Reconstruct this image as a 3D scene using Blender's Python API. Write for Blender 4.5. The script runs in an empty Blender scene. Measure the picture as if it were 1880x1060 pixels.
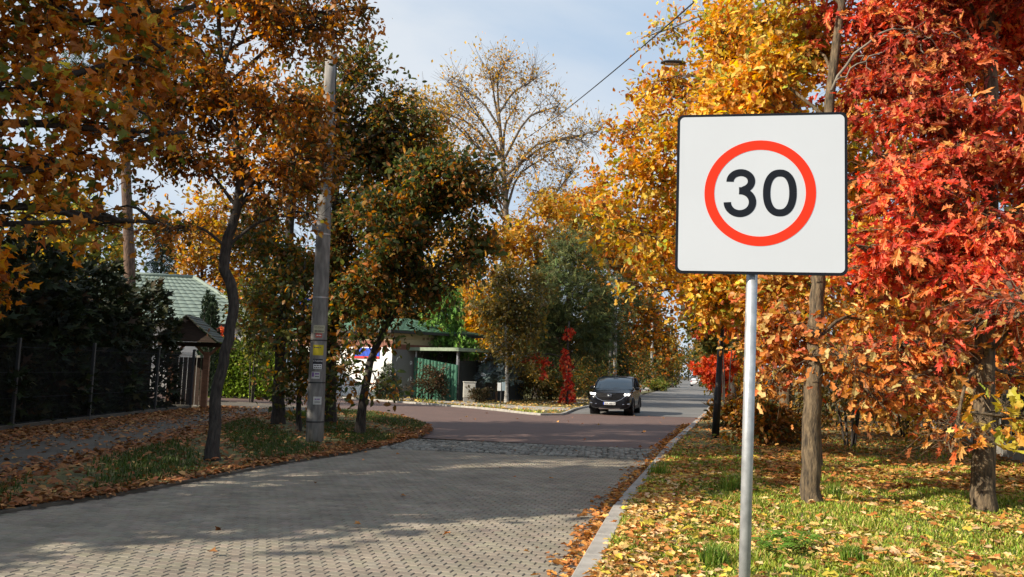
import bpy, math, random
import numpy as np
from mathutils import Vector, Matrix

SC = bpy.context.scene
COL = SC.collection
# ------------------------------------------------------------------ camera
FPX, PW, PH = 1500.0, 1880.0, 1060.0
PITCH, ROLL, EYE = math.radians(5.75), math.radians(1.8), 1.75
FWD = np.array([0, math.cos(PITCH), math.sin(PITCH)])
_r0 = np.array([1.0, 0, 0]); _u0 = np.cross(_r0, FWD)
RGT = _r0*math.cos(ROLL) + _u0*math.sin(ROLL)
UPV = -_r0*math.sin(ROLL) + _u0*math.cos(ROLL)
cam = bpy.data.cameras.new('camera'); cam.sensor_width = 36.0; cam.lens = FPX/PW*36.0
cam.clip_start = 0.05; cam.clip_end = 3000
camo = bpy.data.objects.new('camera', cam); COL.objects.link(camo)
camo.matrix_world = Matrix(((RGT[0], UPV[0], -FWD[0], 0), (RGT[1], UPV[1], -FWD[1], 0), (RGT[2], UPV[2], -FWD[2], EYE), (0, 0, 0, 1)))
SC.camera = camo
# ------------------------------------------------------------------ sky, sun, exposure
SUN_BEARING, SUN_ELEV = math.radians(-113), math.radians(31)
TOSUN = Vector((math.sin(SUN_BEARING)*math.cos(SUN_ELEV), math.cos(SUN_BEARING)*math.cos(SUN_ELEV), math.sin(SUN_ELEV)))
wd = bpy.data.worlds.new('World'); SC.world = wd; wd.use_nodes = True
wn, wl = wd.node_tree.nodes, wd.node_tree.links
wn.clear()
wo = wn.new('ShaderNodeOutputWorld'); wb = wn.new('ShaderNodeBackground'); wb.inputs['Strength'].default_value = 0.07
sk = wn.new('ShaderNodeTexSky'); sk.sky_type = 'NISHITA'; sk.sun_disc = False
sk.sun_elevation = SUN_ELEV; sk.sun_rotation = SUN_BEARING; sk.air_density = 1.0; sk.dust_density = 1.2; sk.ozone_density = 1.2
tc = wn.new('ShaderNodeTexCoord'); mp = wn.new('ShaderNodeMapping'); mp.inputs['Scale'].default_value = (1.2, 1.5, 2.4)
mp.inputs['Rotation'].default_value = (0, 0.35, 0.3)
nz = wn.new('ShaderNodeTexNoise'); nz.inputs['Scale'].default_value = 1.3; nz.inputs['Detail'].default_value = 7; nz.inputs['Roughness'].default_value = 0.55; nz.inputs['Distortion'].default_value = 0.5
cr = wn.new('ShaderNodeValToRGB'); cr.color_ramp.elements[0].position = 0.4; cr.color_ramp.elements[1].position = 0.66
cr.color_ramp.elements[0].color = (.44, .60, .80, 1); cr.color_ramp.elements[1].color = (.80, .85, .90, 1)
mx = wn.new('ShaderNodeMix'); mx.data_type = 'RGBA'; mx.inputs['Factor'].default_value = 0.8
sc2 = wn.new('ShaderNodeVectorMath'); sc2.operation = 'SCALE'; sc2.inputs['Scale'].default_value = 10.0
wl.new(tc.outputs['Generated'], mp.inputs['Vector']); wl.new(mp.outputs['Vector'], nz.inputs['Vector'])
wl.new(nz.outputs['Fac'], cr.inputs['Fac']); wl.new(cr.outputs['Color'], sc2.inputs[0]); wl.new(sc2.outputs['Vector'], mx.inputs['B'])
wl.new(sk.outputs['Color'], mx.inputs['A']); wl.new(mx.outputs['Result'], wb.inputs['Color']); wl.new(wb.outputs['Background'], wo.inputs['Surface'])
sl = bpy.data.lights.new('sun', 'SUN'); sl.energy = 5.0; sl.angle = math.radians(0.53); sl.color = (1.0, 0.89, 0.73)
so = bpy.data.objects.new('sun', sl); COL.objects.link(so); so.rotation_euler = TOSUN.to_track_quat('Z', 'Y').to_euler()
so.location = (-40, -20, 40)
SC.view_settings.view_transform = 'Standard'; SC.view_settings.look = 'None'; SC.view_settings.gamma = 1.0
SC.view_settings.use_curve_mapping = False; SC.view_settings.exposure = 0.68
SC.render.engine = 'CYCLES'; SC.cycles.use_denoising = True
SC.cycles.max_bounces = 6; SC.cycles.diffuse_bounces = 2; SC.cycles.transmission_bounces = 4; SC.cycles.glossy_bounces = 3

rng = np.random.default_rng(7)
random.seed(7)

# ------------------------------------------------------------------ helpers
def at(px, py, Y):
    """point of the place at distance Y that lies under a photo pixel (used to measure the place)"""
    d = FWD + RGT*((px-PW/2)/FPX) - UPV*((py-PH/2)/FPX)
    t = Y/d[1]
    return np.array([d[0]*t, Y, EYE+d[2]*t])
def gnd(px, py, z=0.0):
    d = FWD + RGT*((px-PW/2)/FPX) - UPV*((py-PH/2)/FPX)
    t = (z-EYE)/d[2]
    return np.array([d[0]*t, d[1]*t, z])

def tag(o, label=None, cat=None, group=None, kind=None):
    if label: o['label'] = label
    if cat: o['category'] = cat
    if group: o['group'] = group
    if kind: o['kind'] = kind
    return o
def empty(name, loc=(0, 0, 0), rz=0.0, label=None, cat=None, group=None):
    o = bpy.data.objects.new(name, None); COL.objects.link(o)
    o.location = loc; o.rotation_euler = (0, 0, rz); o.empty_display_size = 0.2
    return tag(o, label, cat, group)
def link(name, me, parent=None, kind=None):
    o = bpy.data.objects.new(name, me); COL.objects.link(o)
    if parent is not None: o.parent = parent
    if kind: o['kind'] = kind
    return o
def mesh_np(name, V, polys, mat, cols=None, smooth=False):
    """polys: list of int arrays (m,k), uniform k per array; cols: per-vertex rgb"""
    V = np.asarray(V, np.float32)
    if not isinstance(polys, (list, tuple)): polys = [polys]
    polys = [np.asarray(p, np.int32) for p in polys if len(p)]
    me = bpy.data.meshes.new(name)
    me.vertices.add(len(V)); me.vertices.foreach_set('co', V.ravel())
    loops = np.concatenate([p.ravel() for p in polys]); tot = np.concatenate([np.full(len(p), p.shape[1], np.int32) for p in polys])
    start = np.concatenate([[0], np.cumsum(tot)[:-1]]).astype(np.int32)
    me.loops.add(len(loops)); me.loops.foreach_set('vertex_index', loops)
    me.polygons.add(len(tot)); me.polygons.foreach_set('loop_start', start); me.polygons.foreach_set('loop_total', tot)
    if cols is not None:
        c4 = np.ones((len(V), 4), np.float32); c4[:, :3] = cols
        ca = me.color_attributes.new('Col', 'FLOAT_COLOR', 'POINT'); ca.data.foreach_set('color', c4.ravel())
    me.update(calc_edges=True)
    me.polygons.foreach_set('use_smooth', np.full(len(tot), bool(smooth)))
    if mat is not None: me.materials.append(mat)
    return me
class MB:
    """collects shapes into one mesh"""
    def __init__(s): s.v = []; s.p = {}; s.n = 0
    def add(s, V, faces):
        V = np.asarray(V, float); s.v.append(V)
        for f in faces: s.p.setdefault(len(f), []).append([i+s.n for i in f])
        s.n += len(V); return s
    def box(s, c, d, rz=0.0, bev=0.0, M=None):
        x, y, z = d[0]/2, d[1]/2, d[2]/2
        if bev <= 0:
            V = np.array([(-x,-y,-z),(x,-y,-z),(x,y,-z),(-x,y,-z),(-x,-y,z),(x,-y,z),(x,y,z),(-x,y,z)])
            F = [(3,2,1,0),(4,5,6,7),(0,1,5,4),(1,2,6,5),(2,3,7,6),(3,0,4,7)]
        else:
            b = bev; V = []
            for zz, k in ((-z, b), (-z+b, 0), (z-b, 0), (z, b)):
                X, Y = x-k, y-k
                V += [(-X,-Y,zz),(X,-Y,zz),(X,Y,zz),(-X,Y,zz)]
            V = np.array(V); F = [(3,2,1,0),(12,13,14,15)]
            for l in range(3):
                for i in range(4):
                    j = (i+1) % 4; F.append((l*4+i, l*4+j, l*4+4+j, l*4+4+i))
        ca, sa = math.cos(rz), math.sin(rz)
        V = V @ np.array([[ca, sa, 0], [-sa, ca, 0], [0, 0, 1]])
        if M is not None: V = V @ np.asarray(M).T
        return s.add(V+np.asarray(c), F)
    def quad(s, a, b, c, d): return s.add([a, b, c, d], [(0, 1, 2, 3)])
    def tube(s, pts, rad, sides=8, cap=True):
        pts = np.asarray(pts, float); n = len(pts)
        rad = np.full(n, rad) if np.isscalar(rad) else np.asarray(rad)
        V, F = tube_arrays(pts, rad, sides)
        faces = [tuple(f) for f in F]
        if cap: faces += [tuple(range(sides))[::-1], tuple(range((n-1)*sides, n*sides))]
        return s.add(V, faces)
    def prism(s, outline, axis_o, ax, ay, az, t):
        """outline (2d) in plane ax,ay at axis_o, extruded t along az"""
        o = np.asarray(axis_o, float); ax, ay, az = [np.asarray(q, float) for q in (ax, ay, az)]
        A = np.array([o+ax*p[0]+ay*p[1] for p in outline]); B = A+az*t; n = len(outline)
        F = [tuple(range(n))[::-1], tuple(range(n, 2*n))]+[(i, (i+1) % n, n+(i+1) % n, n+i) for i in range(n)]
        return s.add(np.vstack([A, B]), F)
    def mesh(s, name, mat, smooth=False):
        return mesh_np(name, np.vstack(s.v), [np.array(q) for q in s.p.values()], mat, smooth=smooth)
    def build(s, name, mat, parent=None, smooth=False, kind=None):
        return link(name, s.mesh(name, mat, smooth), parent, kind)
def tube_arrays(pts, rad, sides):
    n = len(pts); T = np.gradient(pts, axis=0); T /= np.linalg.norm(T, axis=1)[:, None]+1e-9
    ref = np.array([0.31, 0.95, 0.05]) if abs(T[:, 2]).mean() > 0.7 else np.array([0.05, 0.1, 1.0])
    A = np.cross(T, ref); A /= np.linalg.norm(A, axis=1)[:, None]+1e-9; Bv = np.cross(T, A)
    an = np.arange(sides)*2*math.pi/sides
    V = pts[:, None, :]+rad[:, None, None]*(np.cos(an)[None, :, None]*A[:, None, :]+np.sin(an)[None, :, None]*Bv[:, None, :])
    i = np.arange(n-1)[:, None]*sides; k = np.arange(sides)[None, :]; k2 = (k+1) % sides
    F = np.stack([i+k, i+k2, i+sides+k2, i+sides+k], -1).reshape(-1, 4)
    return V.reshape(-1, 3), F
def merge_tubes(tl):
    V, F, n = [], [], 0
    for pts, rad, sides in tl:
        v, f = tube_arrays(np.asarray(pts, float), np.asarray(rad, float), sides); V.append(v); F.append(f+n); n += len(v)
    return np.vstack(V), np.vstack(F)
def smooth_path(pts, n):
    pts = np.asarray(pts, float); m = len(pts)
    t = np.linspace(0, m-1, n); out = []
    P = np.vstack([2*pts[0]-pts[1], pts, 2*pts[-1]-pts[-2]])
    for q in t:
        i = min(int(q), m-2); f = q-i; p0, p1, p2, p3 = P[i], P[i+1], P[i+2], P[i+3]
        out.append(0.5*((2*p1)+(-p0+p2)*f+(2*p0-5*p1+4*p2-p3)*f*f+(-p0+3*p1-3*p2+p3)*f**3))
    return np.array(out)
def unit(a): return a/(np.linalg.norm(a, axis=-1, keepdims=True)+1e-9)

# ------------------------------------------------------------------ materials
def mat_new(name):
    m = bpy.data.materials.new(name); m.use_nodes = True
    return m, m.node_tree.nodes, m.node_tree.links, m.node_tree.nodes['Principled BSDF']
def mat(name, col, rough=0.6, metal=0.0, spec=0.5, var=0.0, scale=8.0, bump=0.0, bscale=60.0, col2=None, stretch=(1, 1, 1), detail=6, coat=0.0, dist=0.0):
    m, n, l, b = mat_new(name)
    b.inputs['Roughness'].default_value = rough; b.inputs['Metallic'].default_value = metal
    b.inputs['Specular IOR Level'].default_value = spec; b.inputs['Coat Weight'].default_value = coat; b.inputs['Coat Roughness'].default_value = 0.06
    c = (*col, 1)
    tcn = n.new('ShaderNodeTexCoord'); mpn = n.new('ShaderNodeMapping'); mpn.inputs['Scale'].default_value = stretch
    l.new(tcn.outputs['Object'], mpn.inputs['Vector'])
    if var > 0 or col2 is not None:
        t = n.new('ShaderNodeTexNoise'); t.inputs['Scale'].default_value = scale; t.inputs['Detail'].default_value = detail; t.inputs['Distortion'].default_value = dist
        l.new(mpn.outputs['Vector'], t.inputs['Vector'])
        r = n.new('ShaderNodeValToRGB'); r.color_ramp.elements[0].position = 0.32; r.color_ramp.elements[1].position = 0.68
        c2 = col2 if col2 is not None else tuple(x*(1+var) for x in col)
        r.color_ramp.elements[0].color = (*[x*(1-var) for x in col], 1); r.color_ramp.elements[1].color = (*c2, 1)
        l.new(t.outputs['Fac'], r.inputs['Fac']); l.new(r.outputs['Color'], b.inputs['Base Color'])
    else: b.inputs['Base Color'].default_value = c
    if bump > 0:
        t2 = n.new('ShaderNodeTexNoise'); t2.inputs['Scale'].default_value = bscale; t2.inputs['Detail'].default_value = 5
        l.new(mpn.outputs['Vector'], t2.inputs['Vector'])
        bp = n.new('ShaderNodeBump'); bp.inputs['Strength'].default_value = bump; bp.inputs['Distance'].default_value = 0.02
        l.new(t2.outputs['Fac'], bp.inputs['Height']); l.new(bp.outputs['Normal'], b.inputs['Normal'])
    return m
def leaf_mat(name, trans=0.38, rough=0.5, spec=0.35):
    m, n, l, b = mat_new(name)
    a = n.new('ShaderNodeAttribute'); a.attribute_name = 'Col'
    b.inputs['Roughness'].default_value = rough; b.inputs['Specular IOR Level'].default_value = spec
    l.new(a.outputs['Color'], b.inputs['Base Color'])
    t = n.new('ShaderNodeBsdfTranslucent'); h = n.new('ShaderNodeHueSaturation'); h.inputs['Saturation'].default_value = 1.1; h.inputs['Value'].default_value = 1.25
    l.new(a.outputs['Color'], h.inputs['Color']); l.new(h.outputs['Color'], t.inputs['Color'])
    s = n.new('ShaderNodeMixShader'); s.inputs['Fac'].default_value = trans
    o = n['Material Output']; l.new(b.outputs['BSDF'], s.inputs[1]); l.new(t.outputs['BSDF'], s.inputs[2]); l.new(s.outputs['Shader'], o.inputs['Surface'])
    return m
def emis(name, col, st):
    m, n, l, b = mat_new(name); b.inputs['Base Color'].default_value = (*col, 1)
    b.inputs['Emission Color'].default_value = (*col, 1); b.inputs['Emission Strength'].default_value = st
    return m
LEAF = leaf_mat('leaf', 0.46); NEEDLE = leaf_mat('needle', 0.15, 0.6, 0.2); GRASSM = leaf_mat('grass_blade', 0.3, 0.5, 0.3); LITTER = leaf_mat('dry_leaf', 0.15, 0.7, 0.2)
BARK = mat('oak_bark', (.06, .045, .03), .9, var=.45, scale=9, bump=1.0, bscale=30, col2=(.21, .15, .085), stretch=(3, 3, .55))
BARKD = mat('dark_bark', (.03, .024, .02), .9, var=.4, scale=10, bump=.8, bscale=30, col2=(.07, .058, .048), stretch=(3, 3, .6))
PINEB = mat('pine_bark', (.08, .045, .028), .9, var=.4, scale=8, bump=.8, bscale=20, col2=(.17, .1, .065), stretch=(2, 2, .5))
BIRCHB = mat('birch_bark', (.62, .6, .55), .7, var=.1, scale=5, col2=(.1, .09, .08), stretch=(1, 1, 3))
BRNB = mat('grey_brown_bark', (.1, .08, .06), .9, var=.3, scale=5, col2=(.2, .16, .12))
CONC = mat('concrete', (.3, .29, .265), .85, var=.18, scale=4, bump=.25, bscale=90)
POLEC = mat('pole_concrete', (.19, .18, .165), .85, var=.3, scale=3.5, bump=.3, bscale=70, col2=(.3, .285, .265), stretch=(3, 3, .8))
BLACKM = mat('black_steel', (.018, .018, .02), .45, var=.2, scale=10)
GALV = mat('galvanised_steel', (.46, .48, .5), .45, metal=.55, var=.22, scale=14, col2=(.56, .58, .6), bump=.06, bscale=200)

# ------------------------------------------------------------------ leaves
def tmpl(right, tip=1.0, cy=.5, curl=.14):
    R = np.array(right); L = R[::-1]*[-1, 1]
    out = np.vstack([R, [[0, tip]], L]); n = len(out)
    z = curl*(np.abs(out[:, 0])*1.6)+curl*.5*np.sin(out[:, 1]*5+out[:, 0]*3)
    V = np.vstack([[0, cy, 0], np.c_[out, z]]); F = np.array([(0, 1+i, 1+(i+1) % n) for i in range(n)])
    V[0, 2] = -curl*.15
    return V, F
T_OAK = tmpl([(.03, 0), (.2, .22), (.11, .34), (.29, .56), (.16, .66), (.24, .88)])
T_OAK9 = tmpl([(.04, 0), (.24, .3), (.13, .46), (.29, .74)])
T_RED = tmpl([(.02, 0), (.17, .36), (.055, .34), (.27, .74), (.075, .66), (.16, .98), (.05, .9)], 1.16, curl=.26)
T_MAPLE = tmpl([(.03, 0), (.32, .1), (.2, .26), (.5, .48), (.16, .62)], curl=.2)
T_SIMPLE = (np.array([(0, 0, 0), (.23, .3, .1), (.2, .7, .08), (0, 1, -.05), (-.2, .7, .08), (-.23, .3, .1), ], float), np.array([(0, 1, 5), (1, 2, 5), (2, 4, 5), (2, 3, 4)]))
T_FAR = (np.array([(0, 0, 0), (.34, .5, .1), (0, 1, 0), (-.34, .5, .1)], float), np.array([(0, 1, 2), (0, 2, 3)]))
T_NEEDLE = (np.array([(0, 0, 0), (.07, .5, .02), (0, 1, -.04), (-.07, .5, .02)], float), np.array([(0, 1, 2), (0, 2, 3)]))
T_SPRAY = (np.array([(0, 0, 0), (.1, .35, .03), (.32, .62, .05), (.1, .6, 0), (0, 1, -.08), (-.1, .6, 0), (-.32, .62, .05), (-.1, .35, .03)], float),
           np.array([(0, 1, 7), (1, 2, 3), (1, 3, 7), (3, 5, 7), (3, 4, 5), (7, 5, 6)]))
T_TUFT = (np.array([(0, 0, 0), (.3, .9, .1), (.22, .95, .1), (0, 0, 0.02), (.04, 1.05, .1), (-.04, 1.05, .1), (0, 0, .01), (-.22, .95, 0), (-.3, .9, 0), (0, 0, 0), (.55, .6, 0), (.5, .68, -.1), (0, 0, 0), (-.5, .68, .1), (-.55, .6, 0)], float),
          np.array([(0, 1, 2), (3, 4, 5), (6, 7, 8), (9, 10, 11), (12, 13, 14)]))
def palette(items, n, r, jit=.18):
    w = np.array([i[1] for i in items], float); c = np.array([i[0] for i in items], float)
    k = r.choice(len(items), n, p=w/w.sum())
    return np.clip(c[k]*(1+jit*r.normal(size=(n, 1)))*(1+.06*r.normal(size=(n, 3))), .004, .95)
def leaf_arrays(P, axis, normal, size, T, cols):
    TV, TF = T; n = len(P); k = len(TV)
    a = unit(axis); s = unit(np.cross(a, normal)); nn = np.cross(s, a)
    size = np.broadcast_to(np.asarray(size, float), (n,))[:, None, None]
    V = P[:, None, :]+size*(TV[None, :, 0:1]*s[:, None, :]+TV[None, :, 1:2]*a[:, None, :]+TV[None, :, 2:3]*nn[:, None, :])
    F = (TF[None]+(np.arange(n)*k)[:, None, None]).reshape(-1, 3)
    return V.reshape(-1, 3), F, np.repeat(cols, k, axis=0)
def leaves_obj(name, P, axis, normal, size, T, cols, m, parent=None, kind='stuff'):
    V, F, C = leaf_arrays(P, axis, normal, size, T, cols)
    return link(name, mesh_np(name, V, F, m, C), parent, kind)

# ------------------------------------------------------------------ trees
def B(px, py, rpx, Y, rpy=None, dep=None, w=1.0):
    """crown mass measured in the photo, as world centre and radii"""
    k = Y/FPX
    return (at(px, py, Y), np.array([rpx*k, (dep if dep else rpx*k), (rpy or rpx)*k]), w)
def grow(trunk, trad, blobs, n_leaf, seed, n2=7, n3=7, twig=.35, limb_r=.4, spread=.14, droop=.25, min_t=.3, tsides=10, rise=.55, twig_r=.005, flat=1.0):
    """limbs from the trunk into each crown mass, branches and twigs there, leaf seats on the twigs"""
    r = np.random.default_rng(seed)
    path = smooth_path(trunk, max(8, len(trunk)*4)); rad = np.interp(np.linspace(0, 1, len(path)), np.linspace(0, 1, len(trad)), trad)
    path[1:-1] += r.normal(size=(len(path)-2, 3))*np.minimum(.012, rad[1:-1, None]*.12)
    rad2 = rad.copy(); rad2[0] *= 1.35; rad2[1] *= 1.1
    tubes = [(path, rad2, tsides)]
    P, A = [], []
    W = sum(b[2]*np.prod(b[1])**(2/3) for b in blobs)
    for c, R, w in blobs:
        d = np.linalg.norm(path-c, axis=1); lo = int(len(path)*min_t)
        zt = c[2]-rise*np.linalg.norm((path[-1]-c)[:2])*0-rise*np.linalg.norm(R)
        i = lo+int(np.argmin(np.abs(path[lo:, 2]-max(path[lo, 2], zt-.25*np.hypot(*(path[lo:, :2]-c[:2]).T).min()))))
        s = path[i]; L = np.linalg.norm(c-s)+.01
        mid = (s+c)/2+np.array([0, 0, .12*L])+r.normal(size=3)*.06*L
        lp = smooth_path([s, mid, c, c+(c-mid)*.45], 9); lr = np.linspace(min(rad[i]*.75, rad[0]*limb_r*min(1, .25+L*.2)), .012, 9)
        tubes.append((lp, lr, 6))
        nl = int(n_leaf*w*np.prod(R)**(2/3)/W)
        for q in range(n2):
            u = unit(r.normal(size=3)); e = c+u*R*(r.uniform(.35, 1)**.6)
            st = lp[r.integers(3, 9)]; m2 = (st+e)/2+np.array([0, 0, .08])*np.linalg.norm(e-st)+r.normal(size=3)*.05
            sp = smooth_path([st, m2, e], 6); tubes.append((sp, np.linspace(max(.008, lr[4]*.6, twig_r*1.5), twig_r, 6), 4))
            for k in range(n3):
                a = sp[r.integers(1, 6)]; dirv = unit((unit(e-c)*.6+r.normal(size=3)*.8+np.array([0, 0, .1]))*np.array([1, 1, flat]))
                tl = twig*r.uniform(.5, 1.3)
                tw = np.array([a, a+dirv*tl*.5+r.normal(size=3)*.03, a+dirv*tl-np.array([0, 0, droop*tl*.4])])
                tubes.append((tw, np.array([1., .8, .4])*twig_r, 3))
                m = max(1, int(r.poisson(nl/(n2*n3))))
                f = r.uniform(.15, 1.1, m)[:, None]
                pp = tw[0]+(tw[2]-tw[0])*f+r.normal(size=(m, 3))*spread*.7*np.array([1, 1, .35+.65*flat])
                P.append(pp); A.append(unit(np.repeat(dirv[None], m, 0)*.7+r.normal(size=(m, 3))*.75-np.array([0, 0, droop])))
    return tubes, np.vstack(P), np.vstack(A), r
def tree(name, label, trunk, trad, blobs, pal, T, size, n_leaf, seed, bark=BARKD, group=None, lmat=LEAF, jit=.18, cat='tree', single=0, face=(0, 0, .8), lowpal=None, lowz=0.0, **kw):
    base = np.array(trunk[0]); root = empty(name, base, 0, label, cat, group)
    tr = [np.array(p)-base for p in trunk]; bl = [(c-base, R, w) for c, R, w in blobs]
    tubes, P, A, r = grow(tr, trad, bl, n_leaf, seed, **kw)
    V, F = merge_tubes(tubes); link('trunk', mesh_np('trunk', V, F, bark, smooth=True), root)
    n = len(P); N = unit(r.normal(size=(n, 3))*.75+np.array(face)); sz = size*np.clip(r.normal(1, .3, n), .4, 1.7)
    C = palette(pal, n, r, jit)
    if lowpal:
        k_ = r.uniform(size=n) < np.clip((lowz+.7-P[:, 2])/1.4, 0, 1); C[k_] = palette(lowpal, int(k_.sum()), r, jit)
    # neighbouring leaves share a tint: slow colour drift through the crown
    ph = r.uniform(0, 6, 3); drift = .5+.5*np.sin(P[:, 0]*1.7+ph[0]+1.3*np.sin(P[:, 2]*1.1+ph[1])+P[:, 1]*1.3)
    C *= (.8+.4*drift)[:, None]
    if single:
        d = np.linalg.norm(P+base-np.array([0, 0, EYE]), axis=1)
        d[(np.abs((P+base)@RGT/((P+base)@FWD)) > .64)] += 50
        pick = np.argsort(d)[:single]; keep = np.ones(n, bool); keep[pick] = False
        ms = []
        for q in range(8):
            lv, lf, lc = leaf_arrays(np.zeros((1, 3)), np.array([[0, 1., 0]]), np.array([[0, 0, 1.]]), size, T, C[pick[q:q+1]])
            ms.append(mesh_np('leaf', lv, lf, lmat, lc))
        for i in pick:
            a = unit(A[i]); s = unit(np.cross(a, N[i])); nn = np.cross(s, a)
            o = link('leaf', ms[i % 8], root); k = sz[i]/size
            o.matrix_local = Matrix(((s[0]*k, a[0]*k, nn[0]*k, P[i, 0]), (s[1]*k, a[1]*k, nn[1]*k, P[i, 1]), (s[2]*k, a[2]*k, nn[2]*k, P[i, 2]), (0, 0, 0, 1)))
        P, A, N, sz, C = P[keep], A[keep], N[keep], sz[keep], C[keep]
    leaves_obj('crown', P, A, N, sz, T, C, lmat, root)
    return root
def copy_tree(root, loc, rz, scale, label, group=None, name=None):
    c = root.copy(); c.name = name or root.name.split('.')[0]; COL.objects.link(c); c.location = loc; c.rotation_euler = (0, 0, rz); c.scale = scale if np.ndim(scale) else (scale,)*3
    c['label'] = label
    if group: c['group'] = group
    for ch in root.children:
        k = ch.copy(); COL.objects.link(k); k.parent = c
        for g2 in ch.children:
            q = g2.copy(); COL.objects.link(q); q.parent = k
    return c
def std_blobs(h, rad, n, seed, z0=.35, br=.42):
    r = np.random.default_rng(seed); out = []
    for i in range(n):
        z = z0+(1-z0)*(i+.5)/n; w = math.sin(min(1, max(.12, (1.04-z)/(1-z0)*1.35))*math.pi/2)
        a = i*2.4+r.uniform(-.4, .4); rr = rad*w*r.uniform(.35, .7)
        R = rad*br*r.uniform(.75, 1.2)
        out.append((np.array([rr*math.cos(a), rr*math.sin(a), h*z-R*.4]), np.array([R, R, R*.8]), 1.0))
    out.append((np.array([0, 0, h*.72]), np.array([rad*.5, rad*.5, h*.2]), 1.2))
    return out
def conifer(name, label, base, h, rad, pal, seed, n_lay=22, per=9, size=.3, T=T_SPRAY, bark=PINEB, z0=.05, droop=.35, dens=10, group=None, shape=1.0):
    r = np.random.default_rng(seed); root = empty(name, base, 0, label, 'tree', group)
    tubes = [(np.array([(0, 0, 0), (0, 0, h*.5), (0, 0, h*.98)]), np.array([h*.018+.03, h*.011, .01]), 8)]; P, A = [], []
    for i in range(n_lay):
        z = h*(z0+(1-z0)*(i/n_lay)); L = rad*(1-i/n_lay)**shape*r.uniform(.8, 1.1)+.12
        for k in range(per):
            a = k*2*math.pi/per+i*.7+r.uniform(-.25, .25); d = np.array([math.cos(a), math.sin(a), 0]); l = L*r.uniform(.7, 1.1)
            p = smooth_path([(0, 0, z), d*l*.55+np.array([0, 0, z+.08*l]), d*l+np.array([0, 0, z-droop*l])], 5); tubes.append((p, np.linspace(.02+l*.008, .004, 5), 3))
            m = max(3, int(dens*l)); f = r.uniform(.15, 1, m); idx = f*4; i0 = np.minimum(idx.astype(int), 3); fr = (idx-i0)[:, None]
            pp = p[i0]*(1-fr)+p[i0+1]*fr; P.append(pp+r.normal(size=(m, 3))*.05*l)
            A.append(unit(d[None]*.7+r.normal(size=(m, 3))*.55-np.array([0, 0, droop])))
    V, F = merge_tubes(tubes); link('trunk', mesh_np('trunk', V, F, bark, smooth=True), root)
    P = np.vstack(P); A = np.vstack(A); n = len(P)
    leaves_obj('crown', P, A, unit(r.normal(size=(n, 3))*.5+[0, 0, 1]), size*r.uniform(.7, 1.3, n), T, palette(pal, n, r), NEEDLE, root)
    return root
def bush(name, label, centre, R, pal, T, size, n, seed, group=None, cat='shrub', core=True, stems=5, lmat=LEAF):
    """shrub: stems from the ground into a leafy mass"""
    base = np.array([centre[0], centre[1], 0.0]); r = np.random.default_rng(seed); root = empty(name, base, 0, label, cat, group)
    tubes = []
    for k in range(stems):
        u = unit(r.normal(size=3)); e = np.array([u[0]*R[0]*.6, u[1]*R[1]*.6, centre[2]+abs(u[2])*R[2]*.6])
        tubes.append((smooth_path([(u[0]*.1, u[1]*.1, 0), (e[0]*.4, e[1]*.4, e[2]*.6), e], 6), np.linspace(.035, .008, 6), 5))
    V, F = merge_tubes(tubes); link('stem', mesh_np('stem', V, F, BARKD, smooth=True), root)
    nc = max(12, n//22); cu_ = unit(r.normal(size=(nc, 3))); ph = r.uniform(0, 6, 4); lump = 1+.28*np.sin(cu_[:, 0]*4+ph[0]+cu_[:, 2]*3)+.22*np.sin(cu_[:, 1]*5+ph[1])+.2*np.sin(cu_[:, 2]*7+ph[2]); cc = cu_*(r.uniform(.2, 1, (nc, 1))**.5)*(lump*r.uniform(.75, 1.2, nc))[:, None]; ci = r.integers(0, nc, n)
    Pn = cc[ci]+r.normal(size=(n, 3))*.13
    P = Pn*np.asarray(R)+np.array([0, 0, centre[2]]); P[:, 2] = np.maximum(P[:, 2], .06)
    A = unit(unit(Pn)*.8+r.normal(size=(n, 3))*.6); C = palette(pal, n, r)*(.85+.3*r.uniform(size=nc)[ci])[:, None]
    leaves_obj('foliage', P, A, unit(r.normal(size=(n, 3))*.6+[0, 0, .8]), size*r.uniform(.7, 1.3, n), T, C, lmat, root)
    return root

# ================================================================== SETTING
RK = np.array([(-2.9, -8), (-.95, 0), (.62, 7.25), (1.47, 11.1), (2.48, 14.82), (3.98, 20.6), (6.25, 28.5), (9.9, 41.3), (17.9, 71.5), (34.4, 137), (58.5, 244), (85, 380)])
LK = np.array([(-10.2, -8), (-8.1, 1), (-6.9, 5.2), (-5.6, 9.2), (-4.85, 11), (-4.0, 14.3), (-3.15, 16.6), (-2.5, 19.1), (-2.17, 21.6), (-2.2, 23.4), (-2.65, 25.6), (-3.65, 28.6), (-5.3, 31.6), (-8.2, 34), (-13, 36.6), (-24, 41)])
FK = np.array([(-26, 57), (-12, 47), (-6.5, 42), (-1.56, 37.5), (.7, 34.0), (1.6, 33.3), (2.3, 34.2), (3.3, 39.5), (4.8, 45.3), (11.6, 71.5), (27.6, 137), (51.5, 244), (78, 380)])
XR = lambda y: np.interp(y, RK[:, 1], RK[:, 0])
XL = lambda y: np.interp(y, LK[:9, 1], LK[:9, 0])
DIR = unit(np.array([.255, .967])); LAT = np.array([DIR[1], -DIR[0]])
def inpoly(P, poly):
    x, y = P[:, 0], P[:, 1]; r = np.zeros(len(P), bool); j = len(poly)-1
    for i in range(len(poly)):
        xi, yi = poly[i][:2]; xj, yj = poly[j][:2]
        c = ((yi > y) != (yj > y)) & (x < (xj-xi)*(y-yi)/(yj-yi+1e-12)+xi); r ^= c; j = i
    return r
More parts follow.
